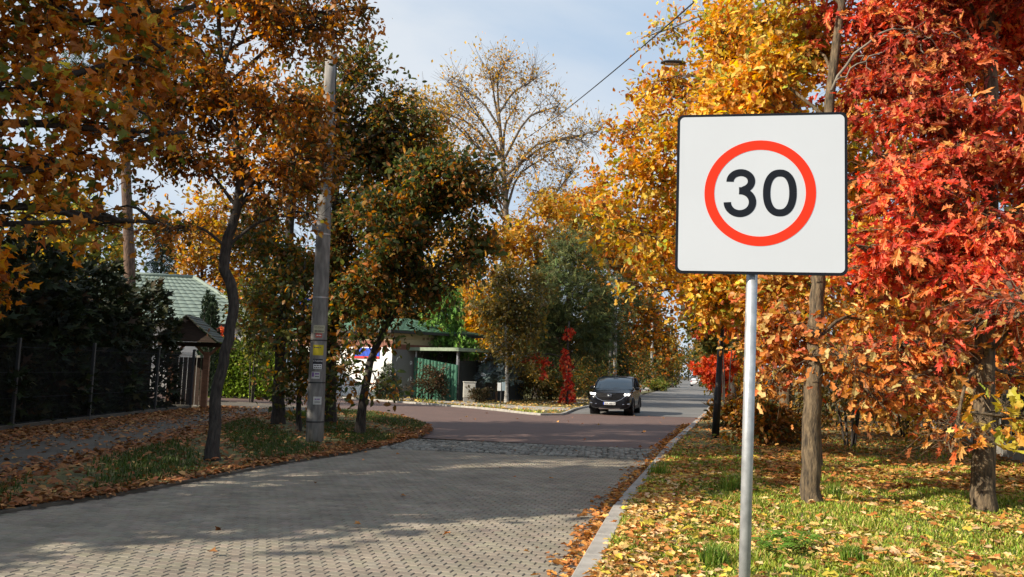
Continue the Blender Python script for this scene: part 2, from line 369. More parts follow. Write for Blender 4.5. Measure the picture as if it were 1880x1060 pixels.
def sheet(name, pts, z, m, parent=None):
    me = bpy.data.meshes.new(name); me.from_pydata([(p[0], p[1], z) for p in pts], [], [tuple(range(len(pts)))]); me.materials.append(m); me.update()
    if me.polygons[0].normal.z < 0: me.flip_normals()
    o = link(name, me, parent)
    if parent is None: o['kind'] = 'structure'
    return o
def paver_mat():
    m, n, l, b = mat_new('concrete_paver'); a = n.new('ShaderNodeAttribute'); a.attribute_name = 'Col'
    g = n.new('ShaderNodeNewGeometry'); t = n.new('ShaderNodeTexNoise'); t.inputs['Scale'].default_value = 1.3; t.inputs['Detail'].default_value = 8; t.inputs['Roughness'].default_value = .65
    l.new(g.outputs['Position'], t.inputs['Vector'])
    r = n.new('ShaderNodeMapRange'); r.inputs['From Min'].default_value = .3; r.inputs['From Max'].default_value = .7; r.inputs['To Min'].default_value = .66; r.inputs['To Max'].default_value = 1.2
    l.new(t.outputs['Fac'], r.inputs['Value']); v = n.new('ShaderNodeVectorMath'); v.operation = 'SCALE'
    l.new(a.outputs['Color'], v.inputs[0]); l.new(r.outputs['Result'], v.inputs['Scale']); l.new(v.outputs['Vector'], b.inputs['Base Color'])
    t2 = n.new('ShaderNodeTexNoise'); t2.inputs['Scale'].default_value = 160; t2.inputs['Detail'].default_value = 3; l.new(g.outputs['Position'], t2.inputs['Vector'])
    bp = n.new('ShaderNodeBump'); bp.inputs['Strength'].default_value = .35; bp.inputs['Distance'].default_value = .004; l.new(t2.outputs['Fac'], bp.inputs['Height']); l.new(bp.outputs['Normal'], b.inputs['Normal'])
    b.inputs['Roughness'].default_value = .78; b.inputs['Specular IOR Level'].default_value = .35
    return m
PAVER = paver_mat()
def brick_mat(name, c1, c2, mortar, sc, w=.5, h=.25, ms=.02):
    m, n, l, b = mat_new(name); g = n.new('ShaderNodeNewGeometry'); mpn = n.new('ShaderNodeMapping'); mpn.inputs['Rotation'].default_value = (0, 0, .26)
    k = n.new('ShaderNodeTexBrick'); k.inputs['Scale'].default_value = sc; k.inputs['Color1'].default_value = (*c1, 1); k.inputs['Color2'].default_value = (*c2, 1); k.inputs['Mortar'].default_value = (*mortar, 1)
    k.inputs['Brick Width'].default_value = w; k.inputs['Row Height'].default_value = h; k.inputs['Mortar Size'].default_value = ms
    l.new(g.outputs['Position'], mpn.inputs['Vector']); l.new(mpn.outputs['Vector'], k.inputs['Vector'])
    t = n.new('ShaderNodeTexNoise'); t.inputs['Scale'].default_value = .9; t.inputs['Detail'].default_value = 8; l.new(g.outputs['Position'], t.inputs['Vector'])
    x = n.new('ShaderNodeMix'); x.data_type = 'RGBA'; x.blend_type = 'MULTIPLY'; x.inputs['Factor'].default_value = .6
    r = n.new('ShaderNodeMapRange'); r.inputs['To Min'].default_value = .55; r.inputs['To Max'].default_value = 1.35; l.new(t.outputs['Fac'], r.inputs['Value'])
    l.new(k.outputs['Color'], x.inputs['A']); l.new(r.outputs['Result'], x.inputs['B']); l.new(x.outputs['Result'], b.inputs['Base Color']); b.inputs['Roughness'].default_value = .8
    return m
SOIL = mat('forest_soil', (.05, .04, .025), .95, var=.4, scale=1.5, col2=(.11, .085, .045), bump=.6, bscale=30)
JOINT = mat('joint_grit', (.115, .1, .08), .95, var=.3, scale=30)
REDP = brick_mat('red_paving', (.145, .082, .066), (.12, .072, .06), (.06, .05, .045), 5)
ASPH = mat('worn_grey_road', (.15, .145, .138), .85, var=.16, scale=.7, bump=.25, bscale=140, detail=9)
FOOT = mat('dark_footway', (.1, .085, .066), .9, var=.25, scale=1.2, bump=.3, bscale=90)
WALK = mat('pale_footpath', (.34, .31, .27), .85, var=.2, scale=2, bump=.2, bscale=80)
KERBM = mat('kerb_concrete', (.33, .31, .28), .85, var=.2, scale=5, bump=.3, bscale=70)

g = sheet('ground', [(-900, -300), (900, -300), (900, 1500), (-900, 1500)], -.03, SOIL)
# ---- the paved road in front: a grit bed and one block per paver
ys = np.linspace(-8, 18.4, 30)
road = sheet('road', [(XR(y)+.02, y) for y in ys]+[(XL(y)-.02, y) for y in ys[::-1]], -.004, JOINT)
PL, PD = .137, .112
def paver_arrays(n):
    b = .006; x, y = (PL-.0095)/2, (PD-.006)/2
    V = np.array([(-x, -y, -.03), (x, -y, -.03), (x, y, -.03), (-x, y, -.03), (-x, -y, -b), (x, -y, -b), (x, y, -b), (-x, y, -b), (-x+b, -y+b, 0), (x-b, -y+b, 0), (x-b, y-b, 0), (-x+b, y-b, 0)])
    F = [(8, 9, 10, 11)]+[(l*4+i, l*4+(i+1) % 4, l*4+4+(i+1) % 4, l*4+4+i) for l in (0, 1) for i in range(4)]
    return V, np.array(F)
pv, pf = paver_arrays(0)
vv, uu = np.meshgrid(np.arange(2.6/PD, 21.5/PD), np.arange(-70, 45), indexing='ij')
uu = uu*PL+(np.mod(vv, 2))*PL*.5; vv = vv*PD
PP = (vv[..., None]*DIR+uu[..., None]*LAT).reshape(-1, 2)+np.array([-.9, 0])
yc = 17.55+(PP[:, 0]-.6)*-.14
PP = PP[(PP[:, 0] > XL(PP[:, 1])+.09) & (PP[:, 0] < XR(PP[:, 1])-.07) & (PP[:, 1] > 3.2) & (PP[:, 1] < yc)]
def proj(P3):
    v = P3-np.array([0, 0, EYE]); d = v@FWD
    return PW/2+FPX*(v@RGT)/d, PH/2-FPX*(v@UPV)/d
qx, qy = proj(np.c_[PP, np.zeros(len(PP))])
vis = (qy < PH+3) & (qx > -10)
dist = np.hypot(PP[:, 0], PP[:, 1]); dist[~vis] += 100
near = np.argsort(dist)[:300]; rest = np.setdiff1d(np.arange(len(PP)), near)
ang = math.atan2(LAT[1], LAT[0]); Rz = np.array([[math.cos(ang), -math.sin(ang), 0], [math.sin(ang), math.cos(ang), 0], [0, 0, 1]])
pcol = np.array([.25, .217, .168])
def pvcol(n): return pcol*np.clip(rng.normal(1, .07, (n, 1)), .75, 1.2)*(1+.02*rng.normal(size=(n, 3)))
pms = []
for k in range(10): pms.append(mesh_np('paver', pv@Rz.T, pf, PAVER, np.repeat(pvcol(1), len(pv), 0)))
for i in near:
    o = link('paver', pms[random.randrange(10)], road); o.location = (PP[i, 0], PP[i, 1], random.gauss(.004, .0012))
n = len(rest); V = (pv@Rz.T)[None]+np.c_[PP[rest], rng.normal(.004, .0012, n)][:, None, :]
tilt = rng.normal(0, .006, (n, 2)); V[:, :, 2] += ((pv@Rz.T)[None, :, 0]*tilt[:, :1]+(pv@Rz.T)[None, :, 1]*tilt[:, 1:])
link('pavers', mesh_np('pavers', V.reshape(-1, 3), (pf[None]+(np.arange(n)*len(pv))[:, None, None]).reshape(-1, 4), PAVER, np.repeat(pvcol(n), len(pv), 0)), road, 'stuff')
# ---- cobbled strip before the junction
cob = sheet('cobblestone_strip', [(XL(17.2)-.02, 17.2+.5), (XR(17.3)+.02, 17.3), (XR(20)+.02, 20.0), (-2.2, 20.6), (XL(19)-.02, 19)], -.009, JOINT)
cu, cv = np.meshgrid(np.arange(-6, 6, .125), np.arange(0, 2.35, .12)); P = np.c_[cu.ravel(), cv.ravel()]+rng.normal(0, .014, (cu.size, 2))
P = np.array([.8, 17.42])+P[:, :1]*unit(np.array([1, -.12]))+P[:, 1:]*unit(np.array([.12, 1])); P = P[(P[:, 0] > XL(P[:, 1])+.08) & (P[:, 0] < XR(P[:, 1])-.08)]
mb_v = np.array([(-1, -1, -.6), (1, -1, -.6), (1, 1, -.6), (-1, 1, -.6), (-1, -1, .1), (1, -1, .1), (1, 1, .1), (-1, 1, .1), (-.6, -.6, .5), (.6, -.6, .5), (.6, .6, .5), (-.6, .6, .5)])
n = len(P); th = rng.uniform(-.5, .5, n); sz = rng.uniform(.042, .06, (n, 2)); X = mb_v[None, :, 0]*sz[:, :1]; Y = mb_v[None, :, 1]*sz[:, 1:]
V = np.stack([P[:, :1]+X*np.cos(th)[:, None]-Y*np.sin(th)[:, None], P[:, 1:]+X*np.sin(th)[:, None]+Y*np.cos(th)[:, None], .012+mb_v[None, :, 2]*.045+rng.normal(0, .006, (n, 1))], -1)
cc = np.array([.24, .23, .2])*rng.uniform(.55, 1.35, (n, 1))
link('cobblestones', mesh_np('cobblestones', V.reshape(-1, 3), (pf[None]+(np.arange(n)*12)[:, None, None]).reshape(-1, 4), PAVER, np.repeat(cc, 12, 0)), cob, 'stuff')
# ---- red junction, the grey road beyond, the side street
sheet('junction', [(-2.15, 20.9), (XR(19.8)+.02, 19.75), (XR(24), 24), (XR(28.5), 28.5), (XR(35.5), 35.5), (2.55, 35.6), (2.2, 34.2), (1.6, 33.3), (.7, 34), (-1.56, 37.5), (-6.5, 42), (-12, 47), (-26, 57), (-26, 42), (-13, 36.6), (-8.2, 34), (-5.3, 31.6), (-3.65, 28.6), (-2.65, 25.6), (-2.2, 23.4)], -.005, REDP)
fy = [35.6, 41.3, 50, 60, 71.5, 100, 137, 190, 244, 380]; XF = lambda y: np.interp(y, FK[6:, 1], FK[6:, 0])
sheet('far_road', [(XR(y), y) for y in fy]+[(XF(y), y) for y in fy[::-1]], -.002, ASPH)
ISL_IN = [(-12.5, -8), (-9.6, 2), (-7.5, 8), (-6.6, 10.6), (-6.85, 13.2), (-6.9, 16.4), (-7.3, 20), (-7.8, 24.4), (-7.9, 27.5), (-7.2, 30.2)]
sheet('footway', [(-12.4, -8)]+[(p[0]+.1, p[1]) for p in ISL_IN[1:]]+[(-8.4, 34.2), (-13, 36.4), (-11.6, 33), (-11.45, 27), (-11.6, 19), (-12.4, 0)], .012, FOOT)
sheet('footpath', [(-24, 58.6), (-6.3, 44.6), (-1.2, 40.0), (1.2, 37.2), (2.75, 38.2), (3.1, 41.0), (1.0, 41.3), (-4.8, 46.2), (-22, 60.8)], .02, WALK)
sheet('footpath', [(XF(y)-1.2, y) for y in (46, 71, 137, 200)]+[(XF(y)-3.2, y) for y in (200, 137, 71, 46)], .02, WALK)

# ---- kerbs, one stone after another
def kerb(pts, w, hgt, L, zb=-.03, side=1, m=None):
    k = empty('kerb'); k['kind'] = 'structure'
    pts = np.asarray(pts); s = np.r_[0, np.cumsum(np.linalg.norm(np.diff(pts, axis=0), axis=1))]; d = 0
    while d < s[-1]-.1:
        l = min(L, s[-1]-d); a = np.array([np.interp(d, s, pts[:, i]) for i in (0, 1)]); b = np.array([np.interp(d+l, s, pts[:, i]) for i in (0, 1)])
        t = unit(b-a); nn = np.array([t[1], -t[0]])*side; c = (a+b)/2+nn*w/2
        MB().box((0, 0, 0), (np.linalg.norm(b-a)-.012, w, hgt-zb), math.atan2(t[1], t[0]), .012).build('kerb_stone', m or KERBM, k).location = (c[0], c[1], (hgt+zb)/2+random.gauss(0, .004))
        d += l
    return k
kp = np.array([(XR(y), y) for y in np.linspace(1, 60, 90)])
kerb(kp, .19, .075, 1.0)
lk2 = smooth_path(LK[1:15], 60)
kerb(lk2, .09, .035, .9, side=-1, m=FOOT)
kerb(smooth_path(FK[1:10], 50), .12, .08, 1.2, side=-1)

# ---- verges: uneven ground under grass and leaves
VERGE = mat('verge_soil', (.09, .085, .03), .95, var=.4, scale=2.2, col2=(.17, .16, .05), bump=.7, bscale=40)
def vnoise(x, y): return .025*np.sin(x*1.9+1.3*np.sin(y*1.1))+.02*np.sin(y*2.3+x*.7)+.012*np.sin(x*5.1+y*4.3)
VY = np.r_[np.linspace(-2, 30, 90), np.linspace(31, 140, 60)]; VO = np.r_[np.linspace(.2, 3, 12), np.linspace(3.4, 14, 22)]
gy, go = np.meshgrid(VY, VO, indexing='ij'); gx = XR(gy)+go
def zverge(x, y):
    o = x-XR(y); return .05+np.clip((o-.2)/.6, 0, 1)*(vnoise(x, y)+.02)
gz = zverge(gx, gy); nv, no = gy.shape
idx = np.arange(nv*no).reshape(nv, no); F = np.stack([idx[:-1, :-1], idx[:-1, 1:], idx[1:, 1:], idx[1:, :-1]], -1).reshape(-1, 4)
vergeR = link('grass_verge', mesh_np('grass_verge', np.stack([gx, gy, gz], -1).reshape(-1, 3), F, VERGE, smooth=True), None, 'structure')
islp = [tuple(p) for p in lk2[:50]]+[(-7.0, 31.5)]+ISL_IN[::-1][:-1]
islp = [p for p in islp if p[1] > 2]
ISL = np.array(islp)
vergeL = sheet('grass_island', [(p[0]-.09 if i < 50 else p[0], p[1]) for i, p in enumerate(islp)], .05, VERGE)
vergeF = sheet('roadside_strip', [(-24, 57.3), (-12.2, 47.6), (-6.7, 42.6), (-1.7, 38), (.6, 34.4), (1.6, 33.6), (2.1, 34.5), (3.1, 39.5), (4.6, 45.3), (11.3, 71.5), (27, 137), (15, 137), (2, 71), (-5, 52), (-14, 62)], .008, VERGE)

# ---- grass
def grass(name, P, z, hgt, pal, seed, parent, wid=.0095):
    r = np.random.default_rng(seed); n = len(P); a = r.uniform(0, 2*math.pi, n); d = np.c_[np.cos(a), np.sin(a)]; s = np.c_[-d[:, 1], d[:, 0]]
    h = hgt*r.uniform(.45, 1.3, n); ln = h*r.uniform(.15, .9, n); w = wid*r.uniform(.7, 1.4, n)
    b = np.c_[P, z]; V = np.empty((n, 5, 3))
    V[:, 0] = b+np.c_[s*w[:, None], np.zeros(n)]; V[:, 1] = b-np.c_[s*w[:, None], np.zeros(n)]
    m = b+np.c_[d*(ln*.35)[:, None], h*.65]; V[:, 2] = m-np.c_[s*w[:, None]*.7, np.zeros(n)]; V[:, 3] = m+np.c_[s*w[:, None]*.7, np.zeros(n)]
    V[:, 4] = b+np.c_[d*ln[:, None], h]
    i = (np.arange(n)*5)[:, None]; C = palette(pal, n, r, .2)
    o = link(name, mesh_np(name, V.reshape(-1, 3), [i+np.array([[0, 1, 2, 3]]), i+np.array([[3, 2, 4]])], GRASSM, np.repeat(C, 5, 0)), None, 'stuff')
    tag(o, parent, 'grass'); return o
GP = [((.22, .32, .035), 5), ((.36, .4, .055), 4), ((.58, .5, .15), 2.6), ((.09, .14, .02), 1.5), ((.34, .2, .06), 1)]
def sample_verge(n, y0, y1, o0, o1, r):
    y = y0+(y1-y0)*r.uniform(size=n)**1.7; o = o0+(o1-o0)*r.uniform(size=n); return np.c_[XR(y)+o, y]
r = np.random.default_rng(3)
P = sample_verge(520000, 5.6, 24, .2, 7.5, r)
qx, qy = proj(np.c_[P, zverge(P[:, 0], P[:, 1])]); P = P[(qx > 950) & (qx < 1960) & (qy < 1130)]
den = .5+.5*np.sin(P[:, 0]*2.1+1.7*np.sin(P[:, 1]*1.3)); den2 = np.clip(1.5-(P[:, 1]-11)/6, .1, 1)
P = P[r.uniform(size=len(P)) < (.45+.55*den)*den2]; P = P[:135000]
tall = np.sin(P[:, 0]*3.3+P[:, 1]*1.7)*np.sin(P[:, 1]*2.9-P[:, 0])
hg = .05+.06*np.clip(tall, 0, 1)**1.5
grass('grass', P, zverge(P[:, 0], P[:, 1])-.01, hg, GP, 4, 'short green and straw coloured grass of the verge around the sign pole')
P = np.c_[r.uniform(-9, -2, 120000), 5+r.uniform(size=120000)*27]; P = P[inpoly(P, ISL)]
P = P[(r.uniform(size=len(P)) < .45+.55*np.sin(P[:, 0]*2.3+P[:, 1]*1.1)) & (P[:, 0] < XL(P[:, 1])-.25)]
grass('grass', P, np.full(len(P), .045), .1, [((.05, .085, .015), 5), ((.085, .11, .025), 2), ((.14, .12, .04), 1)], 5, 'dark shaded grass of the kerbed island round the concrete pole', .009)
P = np.c_[r.uniform(-7, 4, 9000), r.uniform(34, 47, 9000)]; P = P[np.sin(P[:, 0]*1.9)*np.sin(P[:, 1]*1.1+P[:, 0]) > .35]
P = P[inpoly(P, np.array([(-6.7, 42.6), (-1.7, 38), (.6, 34.4), (1.6, 33.6), (2.3, 37), (-1, 39.6), (-6, 44.2)]))]
grass('grass', P, np.full(len(P), .01), .16, GP, 6, 'grass tufts along the far side of the junction', .014)

# ---- fallen leaves
def litter(name, P, z, size, pal, seed, label, T=T_MAPLE, tilt=.5, single=0, parent=None):
    r = np.random.default_rng(seed); n = len(P); a = r.uniform(0, 2*math.pi, n)
    A = np.c_[np.cos(a), np.sin(a), r.normal(0, .22, n)]; N = unit(np.c_[r.normal(0, tilt, (n, 2)), np.ones(n)]); C = palette(pal, n, r, .22); S = size*np.clip(r.normal(1, .25, n), .45, 1.7)
    Q = np.c_[P, z+r.uniform(.004, .03, n)]
    if single:
        qx, qy = proj(Q); d = np.hypot(Q[:, 0], Q[:, 1]); d[(qx < 5) | (qx > 1875) | (qy > 1060)] += 100
        pick = np.argsort(d/S)[:single]; keep = np.ones(n, bool); keep[pick] = False; ms = []
        for q in range(14):
            lv, lf, lc = leaf_arrays(np.zeros((1, 3)), np.array([[0, 1., 0]]), np.array([[0, 0, 1.]]), 1.0, T, C[pick[q:q+1]]); ms.append(mesh_np('fallen_leaf', lv, lf, LITTER, lc))
        for i in pick:
            aa = unit(A[i]); s = unit(np.cross(aa, N[i])); nn = np.cross(s, aa); k = S[i]; o = link('fallen_leaf', ms[i % 14], parent)
            o.matrix_local = Matrix(((s[0]*k, aa[0]*k, nn[0]*k, Q[i, 0]), (s[1]*k, aa[1]*k, nn[1]*k, Q[i, 1]), (s[2]*k, aa[2]*k, nn[2]*k, Q[i, 2]), (0, 0, 0, 1)))
        Q, A, N, S, C = Q[keep], A[keep], N[keep], S[keep], C[keep]
    o = leaves_obj(name, Q, A, N, S, T, C, LITTER); return tag(o, label, 'fallen leaves')
LPR = [((.58, .36, .12), 4), ((.62, .44, .22), 3), ((.5, .2, .05), 2.5), ((.55, .42, .06), 2), ((.33, .13, .04), 1.5)]
LPO = [((.5, .21, .055), 4), ((.36, .14, .04), 3), ((.55, .3, .09), 2), ((.22, .09, .03), 1.5)]
LPL = [((.30, .12, .045), 4), ((.38, .17, .06), 3), ((.2, .085, .035), 3), ((.46, .25, .1), 1)]
LPF = [((.6, .4, .12), 4), ((.65, .46, .2), 2), ((.45, .22, .06), 2)]
r = np.random.default_rng(11)
P = sample_verge(17000, 5.6, 18, .15, 8.5, r); P = P[r.uniform(size=len(P)) < .55+.45*np.sin(P[:, 0]*1.7+P[:, 1])]
y = 5.8+9*r.uniform(size=2200)**1.3; P = np.vstack([P, np.c_[XR(y)+.22+np.abs(r.normal(0, .5, 2200)), y]])
litter('leaf_litter', P, zverge(P[:, 0], P[:, 1])+.03, .09, LPR, 12, 'pale yellow and tan leaves strewn over the grass by the sign', T_OAK9, single=220, parent=vergeR)
P = np.vstack([sample_verge(16000, 13, 42, 2.2, 9.5, r), sample_verge(5000, 14, 60, .1, 3, r)])
litter('leaf_litter', P, zverge(P[:, 0], P[:, 1])+.015, .11, LPO, 13, 'thick carpet of orange brown leaves under the oaks towards the picket fence', T_SIMPLE, .4)
y = r.uniform(4, 30, 1500); P = np.c_[XR(y)-np.abs(r.normal(0, .13, 1500))-.02, y]
litter('leaf_litter', P, np.full(len(P), .012), .09, LPO, 14, 'orange leaves gathered in the gutter along the kerb by the sign', T_OAK, .5, single=60, parent=road)
i = r.integers(0, 49, 7500); P = lk2[i]+(lk2[i+1]-lk2[i])*r.uniform(size=(7500, 1)); t = unit(lk2[i+1]-lk2[i]); P = P+np.c_[-t[:, 1], t[:, 0]]*(np.abs(r.normal(0, .42, (7500, 1)))-.04)
litter('leaf_litter', P, np.full(len(P), .045), .095, LPL, 15, 'drift of brown leaves along the inside of the island kerb', T_SIMPLE, .5)
P = np.c_[r.uniform(-9, -2, 5000), r.uniform(5, 31, 5000)]; P = P[inpoly(P, ISL)]
litter('leaf_litter', P, np.full(len(P), .07), .115, LPL, 16, 'brown leaves scattered in the grass of the kerbed island', T_SIMPLE, .5)
y = 5+27*r.uniform(size=16000)**1.1; P = np.c_[-11.5+np.abs(r.normal(0, 1.0, 16000)), y]; P = P[r.uniform(size=len(P)) < .6]; P = P[P[:, 0] < -5.5]
P2 = np.c_[r.uniform(-11.4, -6.6, 1500), r.uniform(6, 32, 1500)]; y = r.uniform(7, 30, 5000); P3 = np.c_[np.interp(y, [q[1] for q in ISL_IN], [q[0] for q in ISL_IN])+r.normal(-.2, .4, 5000), y]
P = np.vstack([P, P2, P3])
litter('leaf_litter', P, np.full(len(P), .016), .12, LPL, 17, 'russet leaves banked on the footway below the mesh fence', T_SIMPLE, .4)
P = np.vstack([np.c_[r.uniform(-9, 12, 16000), r.uniform(34, 72, 16000)]]); P = P[inpoly(P, np.array([(-9, 46), (-6.7, 42.6), (-1.7, 38), (.6, 34.4), (1.6, 33.6), (2.1, 34.5), (3.1, 39.5), (4.6, 45.3), (11.3, 71.5), (7, 71), (2, 52), (-8, 50)]))]
P = P[(r.uniform(size=len(P)) < .85-.5*inpoly(P, np.array([(-6.3, 44.6), (-1.2, 40.0), (1.2, 37.2), (2.75, 38.2), (3.1, 41.0), (1.0, 41.3), (-4.8, 46.2)])))]
litter('leaf_litter', P, np.full(len(P), .024), .15, LPF, 18, 'bright yellow leaves lying beyond the junction beside the black car', T_FAR, .3)
P = np.c_[r.uniform(-4, 9, 120), r.uniform(5, 36, 120)]; P = P[(P[:, 0] > XL(P[:, 1])+.3) & (P[:, 0] < XR(P[:, 1])-.15)]
litter('leaf_litter', P, np.full(len(P), .012), .085, LPO, 19, 'single pale leaves scattered over the open road', T_MAPLE, .4, single=20, parent=road)

# ================================================================== THINGS
WHITEP = mat('white_reflective_sheet', (.5, .53, .57), .38, spec=.4, var=.015, scale=3)
REDS = mat('red_reflective_sheet', (.8, .03, .008), .45, spec=.2)
BLKS = mat('black_reflective_sheet', (.009, .011, .016), .45, spec=.15)
# ---------------- speed limit sign
def ring_mesh(c, ro, ri, n, fr, t0=.0):
    ax, az, ay = fr; a = np.linspace(0, 2*math.pi, n, endpoint=False); mbx = MB()
    V = [c+ax*r0*math.cos(q)+az*r0*math.sin(q)+ay*k for k in (0, -.0012) for r0 in (ro, ri) for q in a]
    F = []
    for i in range(n):
        j = (i+1) % n; F += [(2*n+i, 2*n+j, 3*n+j, 3*n+i), (i, j, 2*n+j, 2*n+i), (n+j, n+i, 3*n+i, 3*n+j)]
    return mbx.add(V, F)
def stroke(path, w, c, fr, k0=-.0026, k1=-.0038):
    ax, az, ay = fr; p = np.asarray(path); t = unit(np.gradient(p, axis=0)); nn = np.c_[-t[:, 1], t[:, 0]]; l = p+nn*w/2; q = p-nn*w/2; n = len(p)
    to = lambda s, k: [c+ax*a[0]+az*a[1]+ay*k for a in s]
    V = to(l, k0)+to(q, k0)+to(l, k1)+to(q, k1); F = []
    for i in range(n-1): F += [(2*n+i, 2*n+i+1, 3*n+i+1, 3*n+i), (i, i+1, 2*n+i+1, 2*n+i), (n+i+1, n+i, 3*n+i, 3*n+i+1)]
    return MB().add(V, F)
def rrect(w, h, r, n=6):
    o = []
    for cx, cy, a0 in ((w/2-r, h/2-r, 0), (-w/2+r, h/2-r, 90), (-w/2+r, -h/2+r, 180), (w/2-r, -h/2+r, 270)):
        for k in range(n+1): a = math.radians(a0+90*k/n); o.append((cx+r*math.cos(a), cy+r*math.sin(a)))
    return o
ptop, pbot = at(1387, 470, 4.5), at(1368, 1060, 4.5); lean = (ptop-pbot)/(ptop[2]-pbot[2]); pbase = pbot-lean*(pbot[2]+.1)
sign = empty('speed_limit_sign', (pbase[0], pbase[1], .05), 0, 'square white sign with a red ring and black number 30 on a grey pole', 'road sign')
off = -np.array([pbase[0], pbase[1], .05])
bc = at(1396, 355, 4.44)+off
yaw = math.radians(10.5); tl = math.radians(.35)
ax = np.array([math.cos(yaw), -math.sin(yaw), 0.0]); ay = np.array([math.sin(yaw), math.cos(yaw), 0.0]); az = np.array([0, 0, 1.0])
ax, az = ax*math.cos(tl)-az*math.sin(tl), az*math.cos(tl)+ax*math.sin(tl)
fr = (ax, az, ay); S = .9/984
MB().prism(rrect(.912, .906, .035), bc, ax, az, ay, .016).build('rim', BLKS, sign)
MB().prism(rrect(.882, .876, .026), bc-ay*.0022, ax, az, ay, .002).build('board', WHITEP, sign)
rc = bc+ax*(-5*S)+az*(1*S)-ay*.0026
ring_mesh(rc, 325*S, 267*S, 96, fr).build('red_ring', REDS, sign)
T30 = lambda x, y: ((x-568)*S, -(y-530)*S)
a1 = np.radians(np.linspace(182, -68, 40)); up = [T30(452+63*math.cos(a), 457-54*math.sin(a)) for a in a1]
a2 = np.radians(np.linspace(72, -180, 44)); lo_ = [T30(448+74*math.cos(a), 586-70*math.sin(a)) for a in a2]
three = stroke(up+[T30(462, 514), T30(443, 515)], 43*S, bc, fr); lowm = stroke([T30(443, 515.5), T30(462, 516.5)]+lo_, 43*S, bc, fr, -.0027, -.0039)
three.v += lowm.v
for k, f in lowm.p.items(): three.p.setdefault(k, []).extend([[i+three.n for i in q] for q in f])
three.n += lowm.n
three.build('digit_three', BLKS, sign)
a = np.linspace(0, 2*math.pi, 73); se = lambda v, e: np.sign(v)*np.abs(v)**e
stroke([T30(680+76*se(math.cos(q), .86), 529-122*se(math.sin(q), .9)) for q in a], 43*S, bc, fr).build('digit_zero', BLKS, sign)
MB().tube([pbase+off-[0, 0, .1], ptop+off+[0, 0, .72]], .0305, 20).build('pole', GALV, sign, True)
for zc in (-.3, .3):
    MB().box(bc+az*zc+ay*.03, (.12, .05, .04), -yaw, .004).build('clamp', GALV, sign)

# ---------------- concrete utility pole
cb = gnd(577, 815); ct = at(608, 98, cb[1]); up_ = np.array([ct[0], ct[1], ct[2]])
cp = empty('utility_pole', cb, 0, 'tall grey concrete utility pole with stickers beside the island kerb', 'utility pole')
hgt = ct[2]; axd = (ct-cb)
rb, rt = .2, .128
MB().tube([axd*k for k in np.linspace(-.02, 1, 12)], np.linspace(rb, rt, 12), 24).build('shaft', POLEC, cp, True)
def on_pole(py): 
    k = (815-py)/(815-98); return axd*k, rb+(rt-rb)*k
BAND = mat('steel_band', (.5, .5, .5), .4, metal=.6)
for py, m in ((776, BLACKM), (707, BLACKM), (632, BLACKM), (555, BAND), (440, BAND), (246, BAND), (222, BAND)):
    c, rr = on_pole(py); MB().tube([c-axd*.0015, c+axd*.0015], rr+.006, 24).build('band', m, cp)
def patch(py, hpx, ang0, wd_, m, name, label=None, lift=.004, parent=cp):
    c, rr = on_pole(py); hh = hpx*cb[1]/FPX/2; n = 7; A0 = np.linspace(-wd_/rr/2, wd_/rr/2, n)+ang0; V = []
    for k in (-hh, hh):
        for q in A0: V.append(c+np.array([math.sin(q)*(rr+lift), -math.cos(q)*(rr+lift), k]))
    o = MB().add(V, [(i, i+1, n+i+1, n+i) for i in range(n-1)]).build(name, m, parent)
    if label: o['label'] = label
    return o
def paper(n, c, v=.08): return mat(n, c, .7, var=v, scale=30)
PWH = paper('white_sticker', (.55, .55, .52)); PYE = paper('yellow_sticker', (.6, .48, .02)); PBK = paper('black_sticker', (.02, .02, .03)); PRE = paper('red_sticker', (.5, .1, .07)); PVI = paper('violet_print', (.2, .1, .3)); PCR = paper('cream_sticker', (.5, .48, .33))
ANG = .22
patch(612, 14, ANG, .25, PCR, 'sticker', 'cream notice with faded lettering')
patch(623.5, 7.5, ANG, .14, PRE, 'sticker', 'small red sticker')
patch(649.5, 19, ANG, .24, PYE, 'sticker', 'bright yellow notice')
patch(674, 18, ANG, .22, PBK, 'sticker', 'black and white notice reading STUDNI')
patch(694, 12.5, ANG-.2, .19, PWH, 'sticker', 'white sticker with violet shield')
patch(738.5, 14, ANG+.15, .19, PWH, 'sticker', 'square white notice low on the pole')
def txt(name, body, size, m, parent, loc, rot, ext=.0005, al='CENTER'):
    cu = bpy.data.curves.new(name, 'FONT'); cu.body = body; cu.size = size; cu.align_x = al; cu.align_y = 'CENTER'; cu.extrude = ext
    o = bpy.data.objects.new('t', cu); COL.objects.link(o); dg = bpy.context.evaluated_depsgraph_get(); me = bpy.data.meshes.new_from_object(o.evaluated_get(dg)); bpy.data.objects.remove(o)
    me.materials.clear(); me.materials.append(m); q = link(name, me, parent); q.location = loc; q.rotation_euler = rot; return q
def pole_txt(body, py, size, m, ang=ANG, extra=.0115):
    c, rr = on_pole(py); p = c+np.array([math.sin(ang)*(rr+extra), -math.cos(ang)*(rr+extra), 0]); return txt('lettering', body, size, m, cp, p, (math.pi/2, 0, ang))
PTX = paper('print_dark', (.12, .12, .1)); PTW = paper('print_white', (.75, .75, .75))
pole_txt('STUDNI', 669, .058, PTW)
patch(678.5, 8.5, ANG, .19, PTW, 'sticker_panel', lift=.006)
def print_line(py, spans, m=None, hpx=1.7, a0=ANG):
    _, rr = on_pole(py)
    for x0, x1 in spans: patch(py, hpx, a0+(x0+x1)/2/rr, x1-x0, m or PTX, 'print_line', lift=.008)
print_line(676.8, [(-.08, -.03), (-.02, .03), (.04, .08)]); print_line(680.6, [(-.08, -.05), (-.04, 0), (.01, .04), (.05, .08)])
